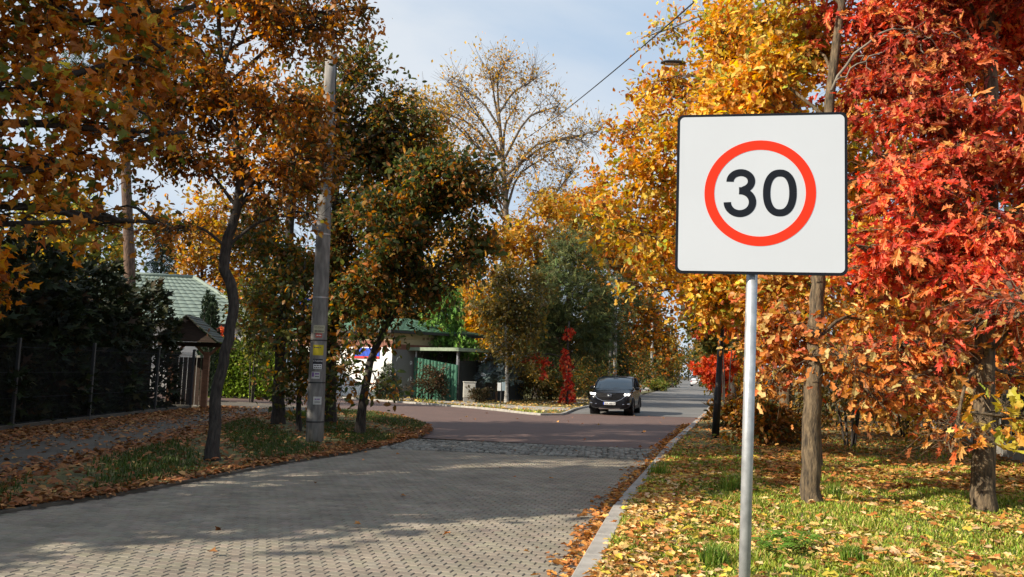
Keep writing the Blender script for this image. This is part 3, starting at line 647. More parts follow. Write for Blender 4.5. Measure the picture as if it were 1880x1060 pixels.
pole_txt('STUDNIE', 609.3, .05, PTX); print_line(615.8, [(-.1, -.03), (-.02, .06), (.07, .1)], hpx=2.2)
print_line(645, [(-.1, -.06), (-.05, .02), (.03, .06)]); print_line(623.5, [(-.05, -.01), (0, .05)], PTW)
patch(693, 8, ANG-.5, .05, PVI, 'shield_print', lift=.006)
print_line(691.5, [(-.03, .06)], PVI, 2.5, ANG-.1); print_line(696.3, [(-.03, .06)], PTX, 1.6, ANG-.1)
print_line(736, [(-.06, -.02), (-.01, .05)], PVI, 2, ANG+.15); print_line(741, [(-.06, .06)], PTX, 1.2, ANG+.15)
# wire scribbles, tag and bracket half way up
c, rr = on_pole(430); MB().box(c+np.array([-.12, -rr-.03, 0]), (.2, .07, .16), .2, .02).build('bracket', mat('grey_plastic', (.22, .22, .23), .5), cp)
patch(418, 6, ANG, .16, PYE, 'number_tag', 'yellow tag above the bracket')
c, rr = on_pole(300); MB().tube([c+np.array([rr+.02, -.02, -3.2]), c+np.array([rr+.015, -.02, 0]), axd*.985+np.array([rt+.01, -.02, 0])], .012, 6).build('conduit', BLACKM, cp)
WIRE = mat('black_cable', (.015, .015, .017), .6)
def cable(name, label, a, b, sag, rad, cat='cable'):
    a, b = np.asarray(a, float), np.asarray(b, float); t = np.linspace(0, 1, 24)[:, None]; p = a+(b-a)*t; p[:, 2] -= (4*sag*t*(1-t))[:, 0]
    tag(MB().tube(p, rad, 6).build(name, WIRE, None, True), label, cat)
top = cb+axd
cable('overhead_cable', 'thick black cable crossing the sky towards the bare tree', at(1345, -58, 18), at(960, 258, 58), .25, .022)
cable('overhead_cable', 'thin wire leaving the top of the concrete pole to the distance', top-[0, 0, .1], (7.3, 60, 9.2), .9, .008)
cable('overhead_cable', 'upper thin wire running beyond the concrete pole', top+[0, 0, -.03], (12, 94, 9.3), 1.2, .007)

# ---------------- street lamp and far poles
lb = gnd(1313, 808); lt = at(1352, 128, lb[1]); ld = lt-lb
lamp = empty('street_lamp', lb, 0, 'black street lamp post standing in the leaves right of the road', 'street lamp')
MB().tube([ld*k for k in (0, .13, .135, .5, 1)], [.105, .1, .085, .07, .05], 14).build('post', BLACKM, lamp, True)
hd = at(1236, 116, lb[1]-.3)-lb
MB().tube(smooth_path([ld*.985, ld*1.0+[-.3, -.05, .12], hd+[.5, .05, .0]], 8), .03, 8).build('arm', BLACKM, lamp, True)
LAMPG = mat('lamp_housing', (.03, .035, .04), .35)
mbh = MB(); n = 14; xs = np.linspace(-.36, .36, n)
V = []; F = []
for x in xs:
    w = .16*math.sqrt(max(.05, 1-(abs(x)/.4)**3)); h = .085*math.sqrt(max(.04, 1-(x/.38)**2))
    for q in range(10): aa = q*2*math.pi/10; V.append(hd+np.array([x, w*math.cos(aa), h*math.sin(aa)*(1 if math.sin(aa) > 0 else .4)]))
for i in range(n-1):
    for q in range(10): F.append((i*10+q, i*10+(q+1) % 10, (i+1)*10+(q+1) % 10, (i+1)*10+q))
F += [tuple(range(10))[::-1], tuple(range((n-1)*10, n*10))]
mbh.add(V, F).build('lamp_head', LAMPG, lamp, True)
MB().box(hd+np.array([-.05, 0, -.038]), (.4, .2, .012), 0, .004).build('lens', mat('lamp_glass', (.5, .5, .48), .2), lamp)
MB().box((.0, -.108, .95), (.09, .012, .3), 0, .004).build('service_door', BLACKM, lamp)
def far_pole(px, pt, Y, label, twin=False, r=.13):
    b = at(px-2, 700, Y); b[2] = 0; t = at(px, pt, Y); d = t-b
    o = empty('utility_pole', b, 0, label, 'utility pole', 'poles along the left side of the far road')
    MB().tube([d*0, d], [r, r*.7], 10).build('shaft', mat('far_pole_concrete', (.3, .29, .27), .8), o, True)
    if twin: MB().tube([np.array([-.45, .1, 0]), d*.98+[-.12, 0, 0]], [r*.9, r*.6], 10).build('strut', POLEC, o, True)
    MB().box(d*.97, (1.0, .08, .08), 0, .01).build('crossarm', BLACKM, o)
    for x in (-.4, 0, .4): MB().tube([d*.97+[x, 0, .04], d*.97+[x, 0, .18]], [.04, .03], 8).build('insulator', WHITEP, o)
far_pole(1131, 506, 60, 'slim twin concrete pole rising behind the black car', True, .15)
far_pole(1198, 570, 94, 'pale concrete pole farther along the far road', False, .17)

# ---------------- cars
GLASS = mat('car_glass', (.012, .018, .024), .04, spec=.9, coat=.6)
TYRE = mat('tyre', (.014, .014, .014), .85); RIM = mat('wheel_rim', (.3, .3, .31), .3, metal=.8); PLAS = mat('black_trim', (.006, .006, .007), .45, spec=.2)
CHROME = mat('chrome', (.65, .66, .68), .15, metal=1.0); PLATE = mat('plate_white', (.75, .75, .74), .5); LAMPON = emis('lit_headlamp', (1, .96, .88), 5.0); LAMPG2 = mat('lamp_glass_clear', (.55, .57, .6), .08, spec=.8); TAIL = mat('tail_lamp', (.35, .01, .01), .2)
BLUEP = mat('plate_blue', (.02, .06, .4), .5)
def car_paint(n, c): return mat(n, c, .25, spec=.25, coat=.25)
def car(name, label, loc, heading, paint, Lc=4.55, Wc=1.84, Hc=1.68, hood=.98, group=None, detail=True, plate=None, rear_first=False):
    """nose towards -y in its own frame"""
    root = empty(name, loc, heading, label, 'car', group)
    # stations: y, half width at sill / belt, z bottom, z belt
    St = [(-2.27, .60, .66, .42, .70), (-2.22, .72, .78, .30, .82), (-2.1, .82, .86, .26, .93), (-1.85, .89, .90, .24, .99), (-1.4, .91, .915, .23, 1.04), (-.85, .915, .92, .23, 1.09), (-.2, .915, .92, .23, 1.11), (.6, .915, .92, .23, 1.13), (1.4, .91, .915, .24, 1.14), (1.9, .88, .9, .27, 1.13), (2.15, .83, .87, .33, 1.08), (2.26, .72, .8, .42, .98)]
    ky, kx, kz = Lc/4.55, Wc/1.84, Hc/1.68; V = []; F = []; m = 15
    for y, ws, wb_, zb, zt in St:
        zc = zt+(.035 if y < -.8 else .02)
        prof = [(0, zb), (ws*.8, zb), (ws*.97, zb+.05), (ws, zb+.2*(zt-zb)), (wb_, zb+.5*(zt-zb)), (wb_*.995, zb+.72*(zt-zb)), (wb_*.965, zt-.07), (wb_*.9, zt-.005), (wb_*.6, zc), (0, zc+.012)]
        full = prof+[(-p[0], p[1]) for p in prof[-2:0:-1]]
        V += [(p[0]*kx, y*ky, p[1]*kz) for p in full]; m = len(full)
    n = len(St)
    for i in range(n-1):
        for q in range(m): F.append((i*m+q, i*m+(q+1) % m, (i+1)*m+(q+1) % m, (i+1)*m+q))
    F += [tuple(range(m))[::-1], tuple(range((n-1)*m, n*m))]
    body = MB().add(V, F).build('body', paint, root, True)
    sub = body.modifiers.new('s', 'SUBSURF'); sub.levels = sub.render_levels = 1
    # cabin: glass shell, then roof and pillars over it
    CS = [(-.98, .80, 1.08, 1.10), (-.62, .77, 1.08, 1.36), (-.2, .72, 1.08, 1.585), (.1, .70, 1.08, 1.635), (.8, .69, 1.08, 1.65), (1.5, .68, 1.08, 1.60), (1.8, .67, 1.08, 1.53), (2.1, .7, 1.05, 1.2)]
    def cab(infl, y0=None, roof_only=False):
        V = []; F = []; m = 0; S2 = CS if y0 is None else [c for c in CS if c[0] >= y0]
        for y, wt, zb, zt in S2:
            wbm = .86
            f = (zt-1.08)/.57; wtop = wbm+(wt-wbm)*f
            prof = [(wbm, zb), (wbm+(wtop-wbm)*.5, zb+(zt-zb)*.5), (wtop+.01, zt-.05*f), (wtop-.06, zt-.005), (wtop*.5, zt+.012*f), (0, zt+.018*f)]
            if roof_only: prof = prof[2:]
            full = prof+[(-p[0], p[1]) for p in prof[-2::-1]]; m = len(full); V += [((p[0]+math.copysign(infl, p[0]) if abs(p[0]) > .01 else 0)*kx, y*ky, (p[1]+infl)*kz) for p in full]
        for i in range(len(S2)-1):
            for q in range(m-1): F.append((i*m+q, i*m+q+1, (i+1)*m+q+1, (i+1)*m+q))
        return V, F
    Vc, Fc = cab(0); MB().add(Vc, Fc).build('windows', GLASS, root, True)
    Vr, Fr = cab(.008, -.25, True); Vr = [v for v in Vr]; MB().add(Vr, Fr).build('roof', paint, root, True)
    tz = lambda p: np.array([p[0]*kx, p[1]*ky, p[2]*kz])
    for s in (-1, 1):
        MB().tube([tz((s*.87, -.99, 1.09)), tz((s*.82, -.62, 1.365)), tz((s*.745, -.18, 1.58))], .032, 6).build('pillar', paint, root, True)
        MB().tube([tz((s*.862, .12, 1.1)), tz((s*.79, .1, 1.37)), tz((s*.72, .08, 1.6))], .03, 6).build('pillar', PLAS, root, True)
        MB().tube([tz((s*.865, 1.15, 1.1)), tz((s*.79, 1.2, 1.37)), tz((s*.715, 1.25, 1.6))], .05, 6).build('pillar', paint, root, True)
        MB().box(tz((s*1.0, -.62, 1.13)), (.2*kx, .12, .14), 0, .035).build('mirror', paint, root)
        mbx = MB()
        MB().box(tz((s*.915, .1, .33)), (.05, 2.1*ky, .14), 0, .015).build('sill', PLAS, root)
        for yy in (-1.4, 1.3):
            w = empty('wheel', tz((s*.82, yy, 0))+np.array([0, 0, .345])); w.parent = root; tt = np.linspace(0, 2*math.pi, 25)
            V = []; F = []; prof = [(-.1, .2), (-.105, .31), (-.08, .345), (.08, .345), (.105, .31), (.1, .2)]
            for q in range(24): V += [(p[0], p[1]*math.cos(tt[q]), p[1]*math.sin(tt[q])) for p in prof]
            for q in range(24):
                for k in range(5): F.append((q*6+k, q*6+k+1, ((q+1) % 24)*6+k+1, ((q+1) % 24)*6+k))
            MB().add(V, F).build('tyre', TYRE, w, True)
            rm = MB(); rm.tube([(s*.03, 0, 0), (s*.075, 0, 0)], [.23, .225], 20)
            for q in range(5): aa = q*2*math.pi/5; rm.box((s*.085, .12*math.cos(aa), .12*math.sin(aa)), (.03, .05, .05))
            rm.build('rim', RIM, w)
            V = [tz((s*.905, yy+.43*math.cos(q), .30+.43*math.sin(q))) for q in np.linspace(-.15, math.pi+.15, 15)]
            MB().tube(V, .045, 6).build('wheel_arch', PLAS, root, True)
            MB().tube([tz((s*.55, yy, .3)), tz((s*.918, yy, .3))], .36, 24).build('wheel_well', PLAS, root, True)
    yf = -2.275*ky
    # nose
    V = []
    gr = [(-.56, .93), (.56, .93), (.62, .87), (.5, .68), (.3, .605), (-.3, .605), (-.5, .68), (-.62, .87)]
    def nose(x, z, out=.0):  # front surface position
        b = -2.27+.10*(abs(x)/.8)**2+(.05*max(0, (z-.72)/.2)**1.5)+.02*max(0, (.5-z)/.2)
        return np.array([x*kx, (b-out)*ky, z*kz])
    def plate_on(outl, out, th, name, m, par=root):
        n = len(outl); A = [nose(x, z, out) for x, z in outl]; Bk = [p+np.array([0, th, 0]) for p in A]; c = nose(np.mean([o[0] for o in outl]), np.mean([o[1] for o in outl]), out)
        MB().add(A+Bk+[c], [(2*n, (i+1) % n, i) for i in range(n)]+[(i, (i+1) % n, n+(i+1) % n, n+i) for i in range(n)]).build(name, m, par)
    def sub_pts(o, k=6):
        r_ = []
        for i in range(len(o)):
            a_, b_ = np.array(o[i]), np.array(o[(i+1) % len(o)]); r_ += [tuple(a_+(b_-a_)*q/k) for q in range(k)]
        return r_
    plate_on([(-.80, .62), (.80, .62), (.78, .34), (.6, .27), (-.6, .27), (-.78, .34)], .012, .2, 'lower_bumper', PLAS)
    plate_on(sub_pts([(-.86, .72), (-.80, .9), (-.6, .96), (.6, .96), (.80, .9), (.86, .72), (.8, .58), (-.8, .58)], 4), .008, .25, 'front_fascia', paint)
    plate_on(sub_pts(gr, 4), .022, .05, 'grille', PLAS)
    for k in range(5):
        z = .66+.055*k; w = .42+.04*k; MB().tube([nose(-w, z, .028), nose(0, z, .028), nose(w, z, .028)], .006, 4).build('grille_bar', BLACKM, root)
    MB().tube([nose(x, z, .035) for x, z in [(-.66, .84), (-.6, .77), (-.5, .68), (-.3, .605), (0, .592), (.3, .605), (.5, .68), (.6, .77), (.66, .84)]], .014, 6).build('chrome_strip', CHROME, root, True)
    em = MB().tube([nose(x, z, .05) for x, z in [(-.085, .885), (-.05, .86), (0, .815), (.05, .86), (.085, .885)]], [.012, .014, .016, .014, .012], 6)
    em.build('emblem', CHROME, root, True)
    tt = np.linspace(0, 2*math.pi, 21); MB().tube([nose(.085*math.cos(q), .845+.065*math.sin(q), .045) for q in tt], .007, 5).build('emblem_ring', CHROME, root, True)
    for s in (-1, 1):
        hl = [(s*.58, .90), (s*.72, .935), (s*.87, .955), (s*.88, .90), (s*.8, .845), (s*.64, .835)]
        if s < 0: hl = hl[::-1]
        plate_on(sub_pts(hl, 3), .03, .09, 'headlight', LAMPG2)
        for xo, rr in ((.655, .045), (.79, .04)):
            c = nose(s*xo, .885, .045); MB().tube([c+[0, .03, 0], c-[0, .012, 0]], [rr, rr*.8], 14).build('headlight_bulb', LAMPON if detail else LAMPG2, root, True)
        MB().tube([nose(s*.55, .47, .03), nose(s*.84, .5, .0)], .02, 6).build('fog_trim', CHROME, root)
    plate_on([(-.44, .30), (.44, .30), (.46, .255), (-.46, .255)], .04, .06, 'skid_plate', CHROME)
    plate_on([(-.26, .555), (.26, .555), (.26, .445), (-.26, .445)], .045, .02, 'number_plate', PLATE)
    plate_on([(-.26, .553), (-.222, .553), (-.222, .447), (-.26, .447)], .049, .004, 'plate_band', BLUEP)
    if plate:
        p = nose(.02, .5, .052); txt('plate_lettering', plate, .1, PBK, root, p, (math.pi/2, 0, 0))
    # tail
    for s in (-1, 1): MB().box(tz((s*.74, 2.2, .98)), (.3, .08, .14), 0, .02).build('tail_light', TAIL, root)
    MB().box(tz((0, 2.29, .82)), (.52, .02, .11), 0, .003).build('rear_plate', PLATE, root)
    MB().tube([tz((-.5, -.93, 1.125)), tz((.1, -.86, 1.17))], .012, 5).build('wiper', PLAS, root)
    MB().tube([tz((.0, -.93, 1.13)), tz((.6, -.86, 1.17))], .012, 5).build('wiper', PLAS, root)
    MB().box(tz((0, -.3, 1.52)), (.22, .03, .07), 0, .01).build('rear_view_mirror', PLAS, root)
    return root
BLK = car_paint('black_car_paint', (.006, .007, .01))
c0 = gnd(1120, 763)
hd_ = -math.atan2(.255, .967)
suv = car('parked_car' if False else 'car', 'black SUV with lit headlights driving towards the junction', (c0[0]+.55, c0[1]+2.25, .0), hd_, BLK, plate='WX 4054A')
car('car', 'silver car far down the road on its right side', (34.1, 150, 0), math.pi+hd_, car_paint('silver_paint', (.5, .51, .53)), Hc=1.5, detail=False)
car('car', 'dark car far down the road by the left hedge', (26.2, 139, 0), math.pi+hd_, car_paint('graphite_paint', (.03, .03, .035)), Hc=1.5, detail=False)

# ---------------- left fence, gate canopy, hedge
FEN = mat('grey_fence_steel', (.02, .022, .026), .5, metal=.3); POSTM = mat('fence_post', (.07, .072, .075), .5, metal=.3)
fence = empty('mesh_fence', (-11.6, 19, 0), 0, 'dark welded mesh fence in front of the tall conifer hedge', 'fence')
FYS = [9.4, 12.6, 15.9, 19.3, 22.8, 27.0, 30.0]; FX = -11.55; FH = 2.05
fl = lambda y, z, dx=0: np.array([FX+dx-(-11.6), y-19, z])
for y in FYS: MB().box(fl(y, 1.08), (.07, .07, 2.16), 0, .006).build('post', POSTM, fence)
for y0, y1 in zip(FYS[:-1], FYS[1:]):
    p = MB()
    for y in np.arange(y0+.06, y1-.03, .055): p.tube([fl(y, .12, -.02), fl(y, FH, -.02)], .004, 3, False)
    for z in (.16, .75, 1.35, 1.95): p.tube([fl(y0+.03, z, -.03), fl(y1-.03, z, -.03)], .007, 4, False)
    p.build('mesh_panel', FEN, fence)
    MB().box(fl((y0+y1)/2, .07), (.06, y1-y0-.08, .14), 0, .008).build('base_board', FOOT, fence)
THUJA = [((.022, .03, .012), 4), ((.032, .04, .015), 3), ((.06, .055, .022), 1), ((.05, .03, .015), .6)]
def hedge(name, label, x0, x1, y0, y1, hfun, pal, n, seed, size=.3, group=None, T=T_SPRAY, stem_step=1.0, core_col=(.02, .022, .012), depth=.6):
    root = empty(name, ((x0+x1)/2, (y0+y1)/2, 0), 0, label, 'hedge', group); c = np.array([(x0+x1)/2, (y0+y1)/2]); r = np.random.default_rng(seed)
    tubes = []
    L = max(x1-x0, y1-y0)
    for s in np.arange(.3, L, stem_step):
        p = np.array([c[0], y0+s]) if y1-y0 > x1-x0 else np.array([x0+s, c[1]]); h = hfun(*p)*.93
        tubes.append((np.array([(p[0]-c[0], p[1]-c[1], 0), (p[0]-c[0]+.05, p[1]-c[1], h*.5), (p[0]-c[0], p[1]-c[1], h)]), np.array([.06, .04, .01]), 5))
    V, F = merge_tubes(tubes); link('stem', mesh_np('stem', V, F, BARKD), root)
    # foliage sprays, backed by an added dark box core
    x = r.uniform(x0, x1, n); y = r.uniform(y0, y1, n); f = r.uniform(size=n)
    face = r.uniform(size=n)
    if y1-y0 > x1-x0:
        m1 = face < .62; x[m1] = x1-np.abs(r.normal(0, depth*.4, m1.sum())); m2 = (face >= .62) & (face < .72); y[m2] = y0+np.abs(r.normal(0, .3, m2.sum()))
    else:
        m1 = face < .55; y[m1] = y0+np.abs(r.normal(0, depth*.4, m1.sum())); m2 = (face >= .55) & (face < .7); x[m2] = x1-np.abs(r.normal(0, .3, m2.sum()))
    h = np.array([hfun(a, b) for a, b in zip(x, y)]); z = h*f; top = face > .8; z[top] = h[top]*(1-np.abs(r.normal(0, .05, top.sum())))
    bul = .22*np.sin(y*2.1+1.7*np.sin(z*1.4))*np.sin(z*2.3+x*1.9); x = x+bul*(1 if y1-y0 > x1-x0 else .2)
    P = np.c_[x-c[0], y-c[1], z+.02]; cx = np.array([0, 0, 0])
    out = np.c_[np.where(y1-y0 > x1-x0, 1., 0)*np.ones(n), np.where(y1-y0 > x1-x0, -.3, -1.)*np.ones(n), np.full(n, .35)]
    A = unit(out+r.normal(size=(n, 3))*.65)
    leaves_obj('foliage', P, A, unit(r.normal(size=(n, 3))*.7+[.3, -.3, .6]), size*r.uniform(.6, 1.35, n), T, palette(pal, n, r, .25), NEEDLE, root)
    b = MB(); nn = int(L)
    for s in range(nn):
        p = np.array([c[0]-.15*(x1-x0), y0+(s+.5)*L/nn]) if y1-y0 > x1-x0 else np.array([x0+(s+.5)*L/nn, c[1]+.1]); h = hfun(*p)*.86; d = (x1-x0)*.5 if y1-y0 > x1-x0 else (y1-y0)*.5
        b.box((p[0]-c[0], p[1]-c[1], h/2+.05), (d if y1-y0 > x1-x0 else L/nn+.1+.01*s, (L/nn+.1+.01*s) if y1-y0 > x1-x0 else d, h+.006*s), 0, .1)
    b.build('dark_core', mat(name+'_inner', core_col, .95, var=.5, scale=9, bump=1, bscale=14), root)  # solid dark boxes added inside so nothing shows through the foliage
    return root
hh = lambda x, y: np.interp(y, [0, 14, 19, 22, 25, 28, 30], [4.6, 4.5, 4.7, 4.3, 4.1, 3.9, 3.2])+.28*math.sin(y*1.9)+.16*math.sin(y*4.7+x)
hedge('conifer_hedge', 'tall dark conifer hedge behind the mesh fence', -14.4, -11.75, 1.5, 29.2, hh, THUJA, 18000, 31, .34)
# canopy over the garden gate
CW = mat('canopy_wood', (.06, .035, .022), .7, var=.3, scale=4, stretch=(1, 1, 6)); CWL = mat('canopy_wood_sunlit', (.22, .1, .05), .7, var=.25, scale=4, stretch=(1, 1, 5))  # second wood has the sunlit orange of posts and braces in its colour
ROOFD = mat('canopy_shingle', (.055, .06, .045), .8, var=.3, scale=6, bump=.4, bscale=20)
gc = at(345, 700, 30.5); gc[2] = 0
can = empty('gate_canopy', gc, .12, 'small gabled wooden canopy over the garden gate beside the hedge', 'canopy')
for x in (-.62, .62):
    MB().box((x, 0, 1.05), (.2, .2, 2.1), 0, .01).build('post', CWL, can)
    for s in (-1, 1): MB().tube([(x, 0, 1.9), (x+s*.42, 0, 2.33)], .055, 4).build('brace', CWL, can)
MB().box((0, 0, 2.36), (2.3, .16, .16), 0, .01).build('beam', CW, can)
for s in (-1, 1):
    for k in range(9):
        t0, t1 = k/9, (k+1)/9+.02; hw, rise = 1.2, .95
        q = lambda t, y, dz: (s*hw*(1-t), y, 2.42+rise*t+dz)
        o = .012*(k % 2)
        MB().add([q(t0, -.85, .03-o), q(t0, 1.1, .03-o), q(t1, 1.1, .0-o), q(t1, -.85, 0-o), q(t0, -.85, .065-o), q(t0, 1.1, .065-o), q(t1, 1.1, .03-o), q(t1, -.85, .03-o)], [(0, 1, 2, 3), (7, 6, 5, 4), (0, 3, 7, 4), (1, 5, 6, 2), (0, 4, 5, 1), (3, 2, 6, 7)]).build('shingle_row', ROOFD, can)
MB().add([(-1.05, -.6, 2.44), (1.05, -.6, 2.44), (0, -.6, 3.28), (-1.05, -.56, 2.44), (1.05, -.56, 2.44), (0, -.56, 3.28)], [(0, 1, 2), (5, 4, 3), (0, 3, 4, 1), (1, 4, 5, 2), (2, 5, 3, 0)]).build('gable_boards', CW, can)
for k in range(7): MB().box((-.48+.16*k, .12, 1.0), (.135, .03, 1.75), 0, .006).build('gate_board', CW, can)
MB().tube([(.75, -.55, 2.45), (.72, -.58, 2.75), (.78, -.6, 2.95)], .035, 5).build('rafter_end', CWL, can)
for px, Y in ((362, 32), (373, 32.6)):
    b = at(px, 700, Y); b[2] = 0
    o = MB().box((0, 0, .98), (.13 if px < 370 else .1, .13, 1.96), 0, .015).build('gate_post', CONC if px < 370 else POSTM); o.location = b
    tag(o, 'pale concrete gate post close to the wooden canopy' if px < 370 else 'thin grey gate post at the end of the mesh fence', 'post')

# ---------------- house with green tiled roof
TILEG = mat('green_roof_tile', (.17, .215, .18), .6, var=.14, scale=3); PLAST = mat('white_render', (.72, .7, .64), .85, var=.08, scale=2, bump=.1, bscale=60); BEIGE = mat('beige_render', (.42, .33, .19), .85, var=.12, scale=2)
def tile_face(root, p0, p1, a0, a1, rows, m, th=.05, wave=True, cols=16):
    """roof slope from eave edge p0-p1 up to a0-a1, one course of tiles after another"""
    p0, p1, a0, a1 = [np.asarray(q, float) for q in (p0, p1, a0, a1)]; nrm = unit(np.cross(p1-p0, a0-p0)); nrm = nrm if nrm[2] > 0 else -nrm
    for k in range(rows):
        t0, t1 = k/rows, (k+1.08)/rows; t1 = min(t1, 1)
        l0, r0, l1, r1 = p0+(a0-p0)*t0, p1+(a1-p1)*t0, p0+(a0-p0)*t1, p1+(a1-p1)*t1
        n = cols*4+1; f = np.linspace(0, 1, n)[:, None]; wv = (.022*np.abs(np.sin(f*cols*math.pi)))*nrm if wave else 0
        b0 = l0+(r0-l0)*f+nrm*th+wv; b1 = l1+(r1-l1)*f+nrm*.008+wv; u0 = l0+(r0-l0)*f
        F = [(i, i+1, n+i+1, n+i) for i in range(n-1)]+[(2*n+i, 2*n+i+1, i+1, i) for i in range(n-1)]
        MB().add(np.vstack([b0, b1, u0]), F).build('tile_row', m, root)
hc = at(395, 700, 43); hc[2] = 0
house = empty('house', hc, math.radians(14), 'white bungalow with a green tiled hip roof behind the hedge', 'house')
MB().box((-3.95, 5.0, 1.9), (11.9, 8.0, 3.8), 0, 0).build('wall', PLAST, house)
e = 3.72; hw = [(-10.4, .4), (2.5, .4), (2.5, 9.6), (-10.4, 9.6)]; rg = [(-6.6, 4.6, 6.5), (-2.0, 4.6, 6.5)]
HP = [(*p, e) for p in hw]
tile_face(house, HP[0], HP[1], rg[0], rg[1], 13, TILEG, cols=22); tile_face(house, HP[1], HP[2], rg[1], rg[1], 13, TILEG, cols=22)
tile_face(house, HP[2], HP[3], rg[1], rg[0], 6, TILEG, cols=12); tile_face(house, HP[3], HP[0], rg[0], rg[0], 6, TILEG, cols=12)
for a_, b_ in ((HP[1], rg[1]), (HP[0], rg[0]), (rg[0], rg[1])): MB().tube([np.array(a_)+[0, 0, .06], np.array(b_)+[0, 0, .06]], .11, 8).build('ridge_tiles', TILEG, house, True)
MB().box((-3.95, 5.0, 3.7), (12.8, 9.1, .12), 0, .02).build('eaves', mat('dark_eaves', (.05, .045, .04), .7), house)
WFR = mat('window_frame', (.7, .7, .68), .5); WGL = mat('window_glass', (.03, .04, .05), .06, spec=.8)
for x in (-8.2, -4.6, -.4):
    w = MB().box((x, .97, 2.0), (1.3, .08, 1.3), 0, .01).build('window', WFR, house)
    for k in (-1, 1): MB().box((x+k*.31, .92, 2.0), (.54, .02, 1.14)).build('pane', WGL, w)

# ---------------- shop, shelter, dark fence and small things beyond the junction
sc_ = at(716, 733, 46); sc_[2] = 0
SR = math.radians(-42)    # the street front runs left and away, the gable right and away
shop = empty('shop_building', sc_, 0, 'low shop with white street front, graffiti side wall and green roof', 'building')
dl = np.array([-math.sin(math.radians(52)), math.cos(math.radians(52)), 0]); dr = np.array([math.sin(math.radians(50)), math.cos(math.radians(50)), 0]); Z = np.array([0, 0, 1.0])
def wallq(o, d, l, z0, z1, th, name, m, par=shop, inward=None):
    inn = np.array([-d[1], d[0], 0]) if inward is None else inward
    V = [o+d*a+inn*b+Z*z for a in (0, l) for b in (0, th) for z in (z0, z1)]
    return MB().add(V, [(0, 1, 5, 4), (2, 6, 7, 3), (0, 2, 3, 1), (4, 5, 7, 6), (1, 3, 7, 5), (0, 4, 6, 2)]).build(name, m, par)
SHW = mat('shop_white', (.78, .78, .76), .7, var=.05, scale=3); BROWN = mat('brown_band', (.2, .075, .045), .7, var=.2, scale=4)
def graffiti():
    m, n, l, b = mat_new('graffiti_wall'); t = n.new('ShaderNodeTexCoord'); mpn = n.new('ShaderNodeMapping'); mpn.inputs['Scale'].default_value = (1.6, 1.6, 1.1); l.new(t.outputs['Object'], mpn.inputs['Vector'])
    w = n.new('ShaderNodeTexNoise'); w.inputs['Scale'].default_value = 1.25; w.inputs['Detail'].default_value = 1.0; w.inputs['Distortion'].default_value = 1.9; l.new(mpn.outputs['Vector'], w.inputs['Vector'])
    mu = n.new('ShaderNodeMath'); mu.operation = 'MULTIPLY'; mu.inputs[1].default_value = 11; l.new(w.outputs['Fac'], mu.inputs[0]); si = n.new('ShaderNodeMath'); si.operation = 'SINE'; l.new(mu.outputs[0], si.inputs[0])
    r = n.new('ShaderNodeValToRGB'); e = r.color_ramp.elements; e[0].position = .0; e[0].color = (.16, .15, .14, 1); e[1].position = .55; e[1].color = (.2, .19, .18, 1)
    x = e.new(.62); x.color = (.75, .74, .72, 1); x = e.new(.9); x.color = (.6, .59, .58, 1); x = e.new(.95); x.color = (.03, .03, .03, 1)
    l.new(si.outputs[0], r.inputs['Fac']); l.new(r.outputs['Color'], b.inputs['Base Color']); b.inputs['Roughness'].default_value = .8; return m
o0 = np.zeros(3)
inl = np.array([dl[1], -dl[0], 0]); inl = inl if inl[1] > 0 else -inl; inr = np.array([-dr[1], dr[0], 0]); inr = inr if inr[1] > 0 else -inr
wallq(o0, dl, 9, 0, 2.85, .3, 'wall', SHW, inward=inl); wallq(dr*.02, dr, 4.2, 0, 2.75, .3, 'wall', graffiti(), inward=inr)
wallq(o0, dl, 9, 2.85, 3.25, .3, 'band', BROWN, inward=inl); wallq(dr*.02, dr, 4.2, 2.75, 3.05, .3, 'band', BROWN, inward=inr)
wallq(dr*.02, dr, 5.8, 3.05, 3.75, .3, 'upper_wall', BEIGE, inward=inr); wallq(o0, dl, 9, 3.25, 3.75, .3, 'upper_wall', BEIGE, inward=inl)
wallq(dr*4.25, dr, 1.6, 0, 3.05, .3, 'wall', BEIGE, inward=inr)
nl_ = -inl; BLS = mat('blue_sign_board', (.02, .08, .5), .5); RDS = mat('red_sign_board', (.6, .03, .03), .5)
b0 = dl*1.0+nl_*.05
bs = wallq(b0, dl, 2.2, 2.33, 2.8, .04, 'sign_board', BLS, inward=inl); wallq(b0+nl_*.004, dl, 2.2, 2.2, 2.32, .04, 'sign_stripe', RDS, inward=inl)
wallq(dl*.6+nl_*.03, dl, 2.6, .75, .83, .06, 'ledge', BROWN, inward=inl)
ra = np.array([0, 0, 3.8]); ov = .55
eL = dl*9.4-dr*ov; eC = -dr*ov-dl*ov*.9; eR = dr*6.2-dl*ov*.9
pk = dl*4+dr*3.2+Z*4.7
MB().prism([(0, 0), (1, 0), (1, 1), (0, 1)], eC+Z*3.66, dl*9.9, dr*6.7, Z, .14).build('eaves', mat('shop_eaves', (.03, .028, .028), .7), shop)
ROOFG = mat('green_metal_roof', (.08, .17, .11), .55, var=.2, scale=3)
tile_face(shop, eC+ra, eL+ra, pk-dl*1.2, pk+dl*1.5, 10, ROOFG, cols=26); tile_face(shop, eR+ra, eC+ra, pk-dl*1.2, pk-dl*1.2, 10, ROOFG, cols=16)
DGREY = mat('upper_lettering', (.2, .13, .07), .7)
for k in range(8): wallq(dr*(2.0+.28*k)-inr*.006, dr, .16+.03*(k % 3), 3.34+.03*(k % 2), 3.5, .02, 'wall_marks', DGREY, inward=inr)
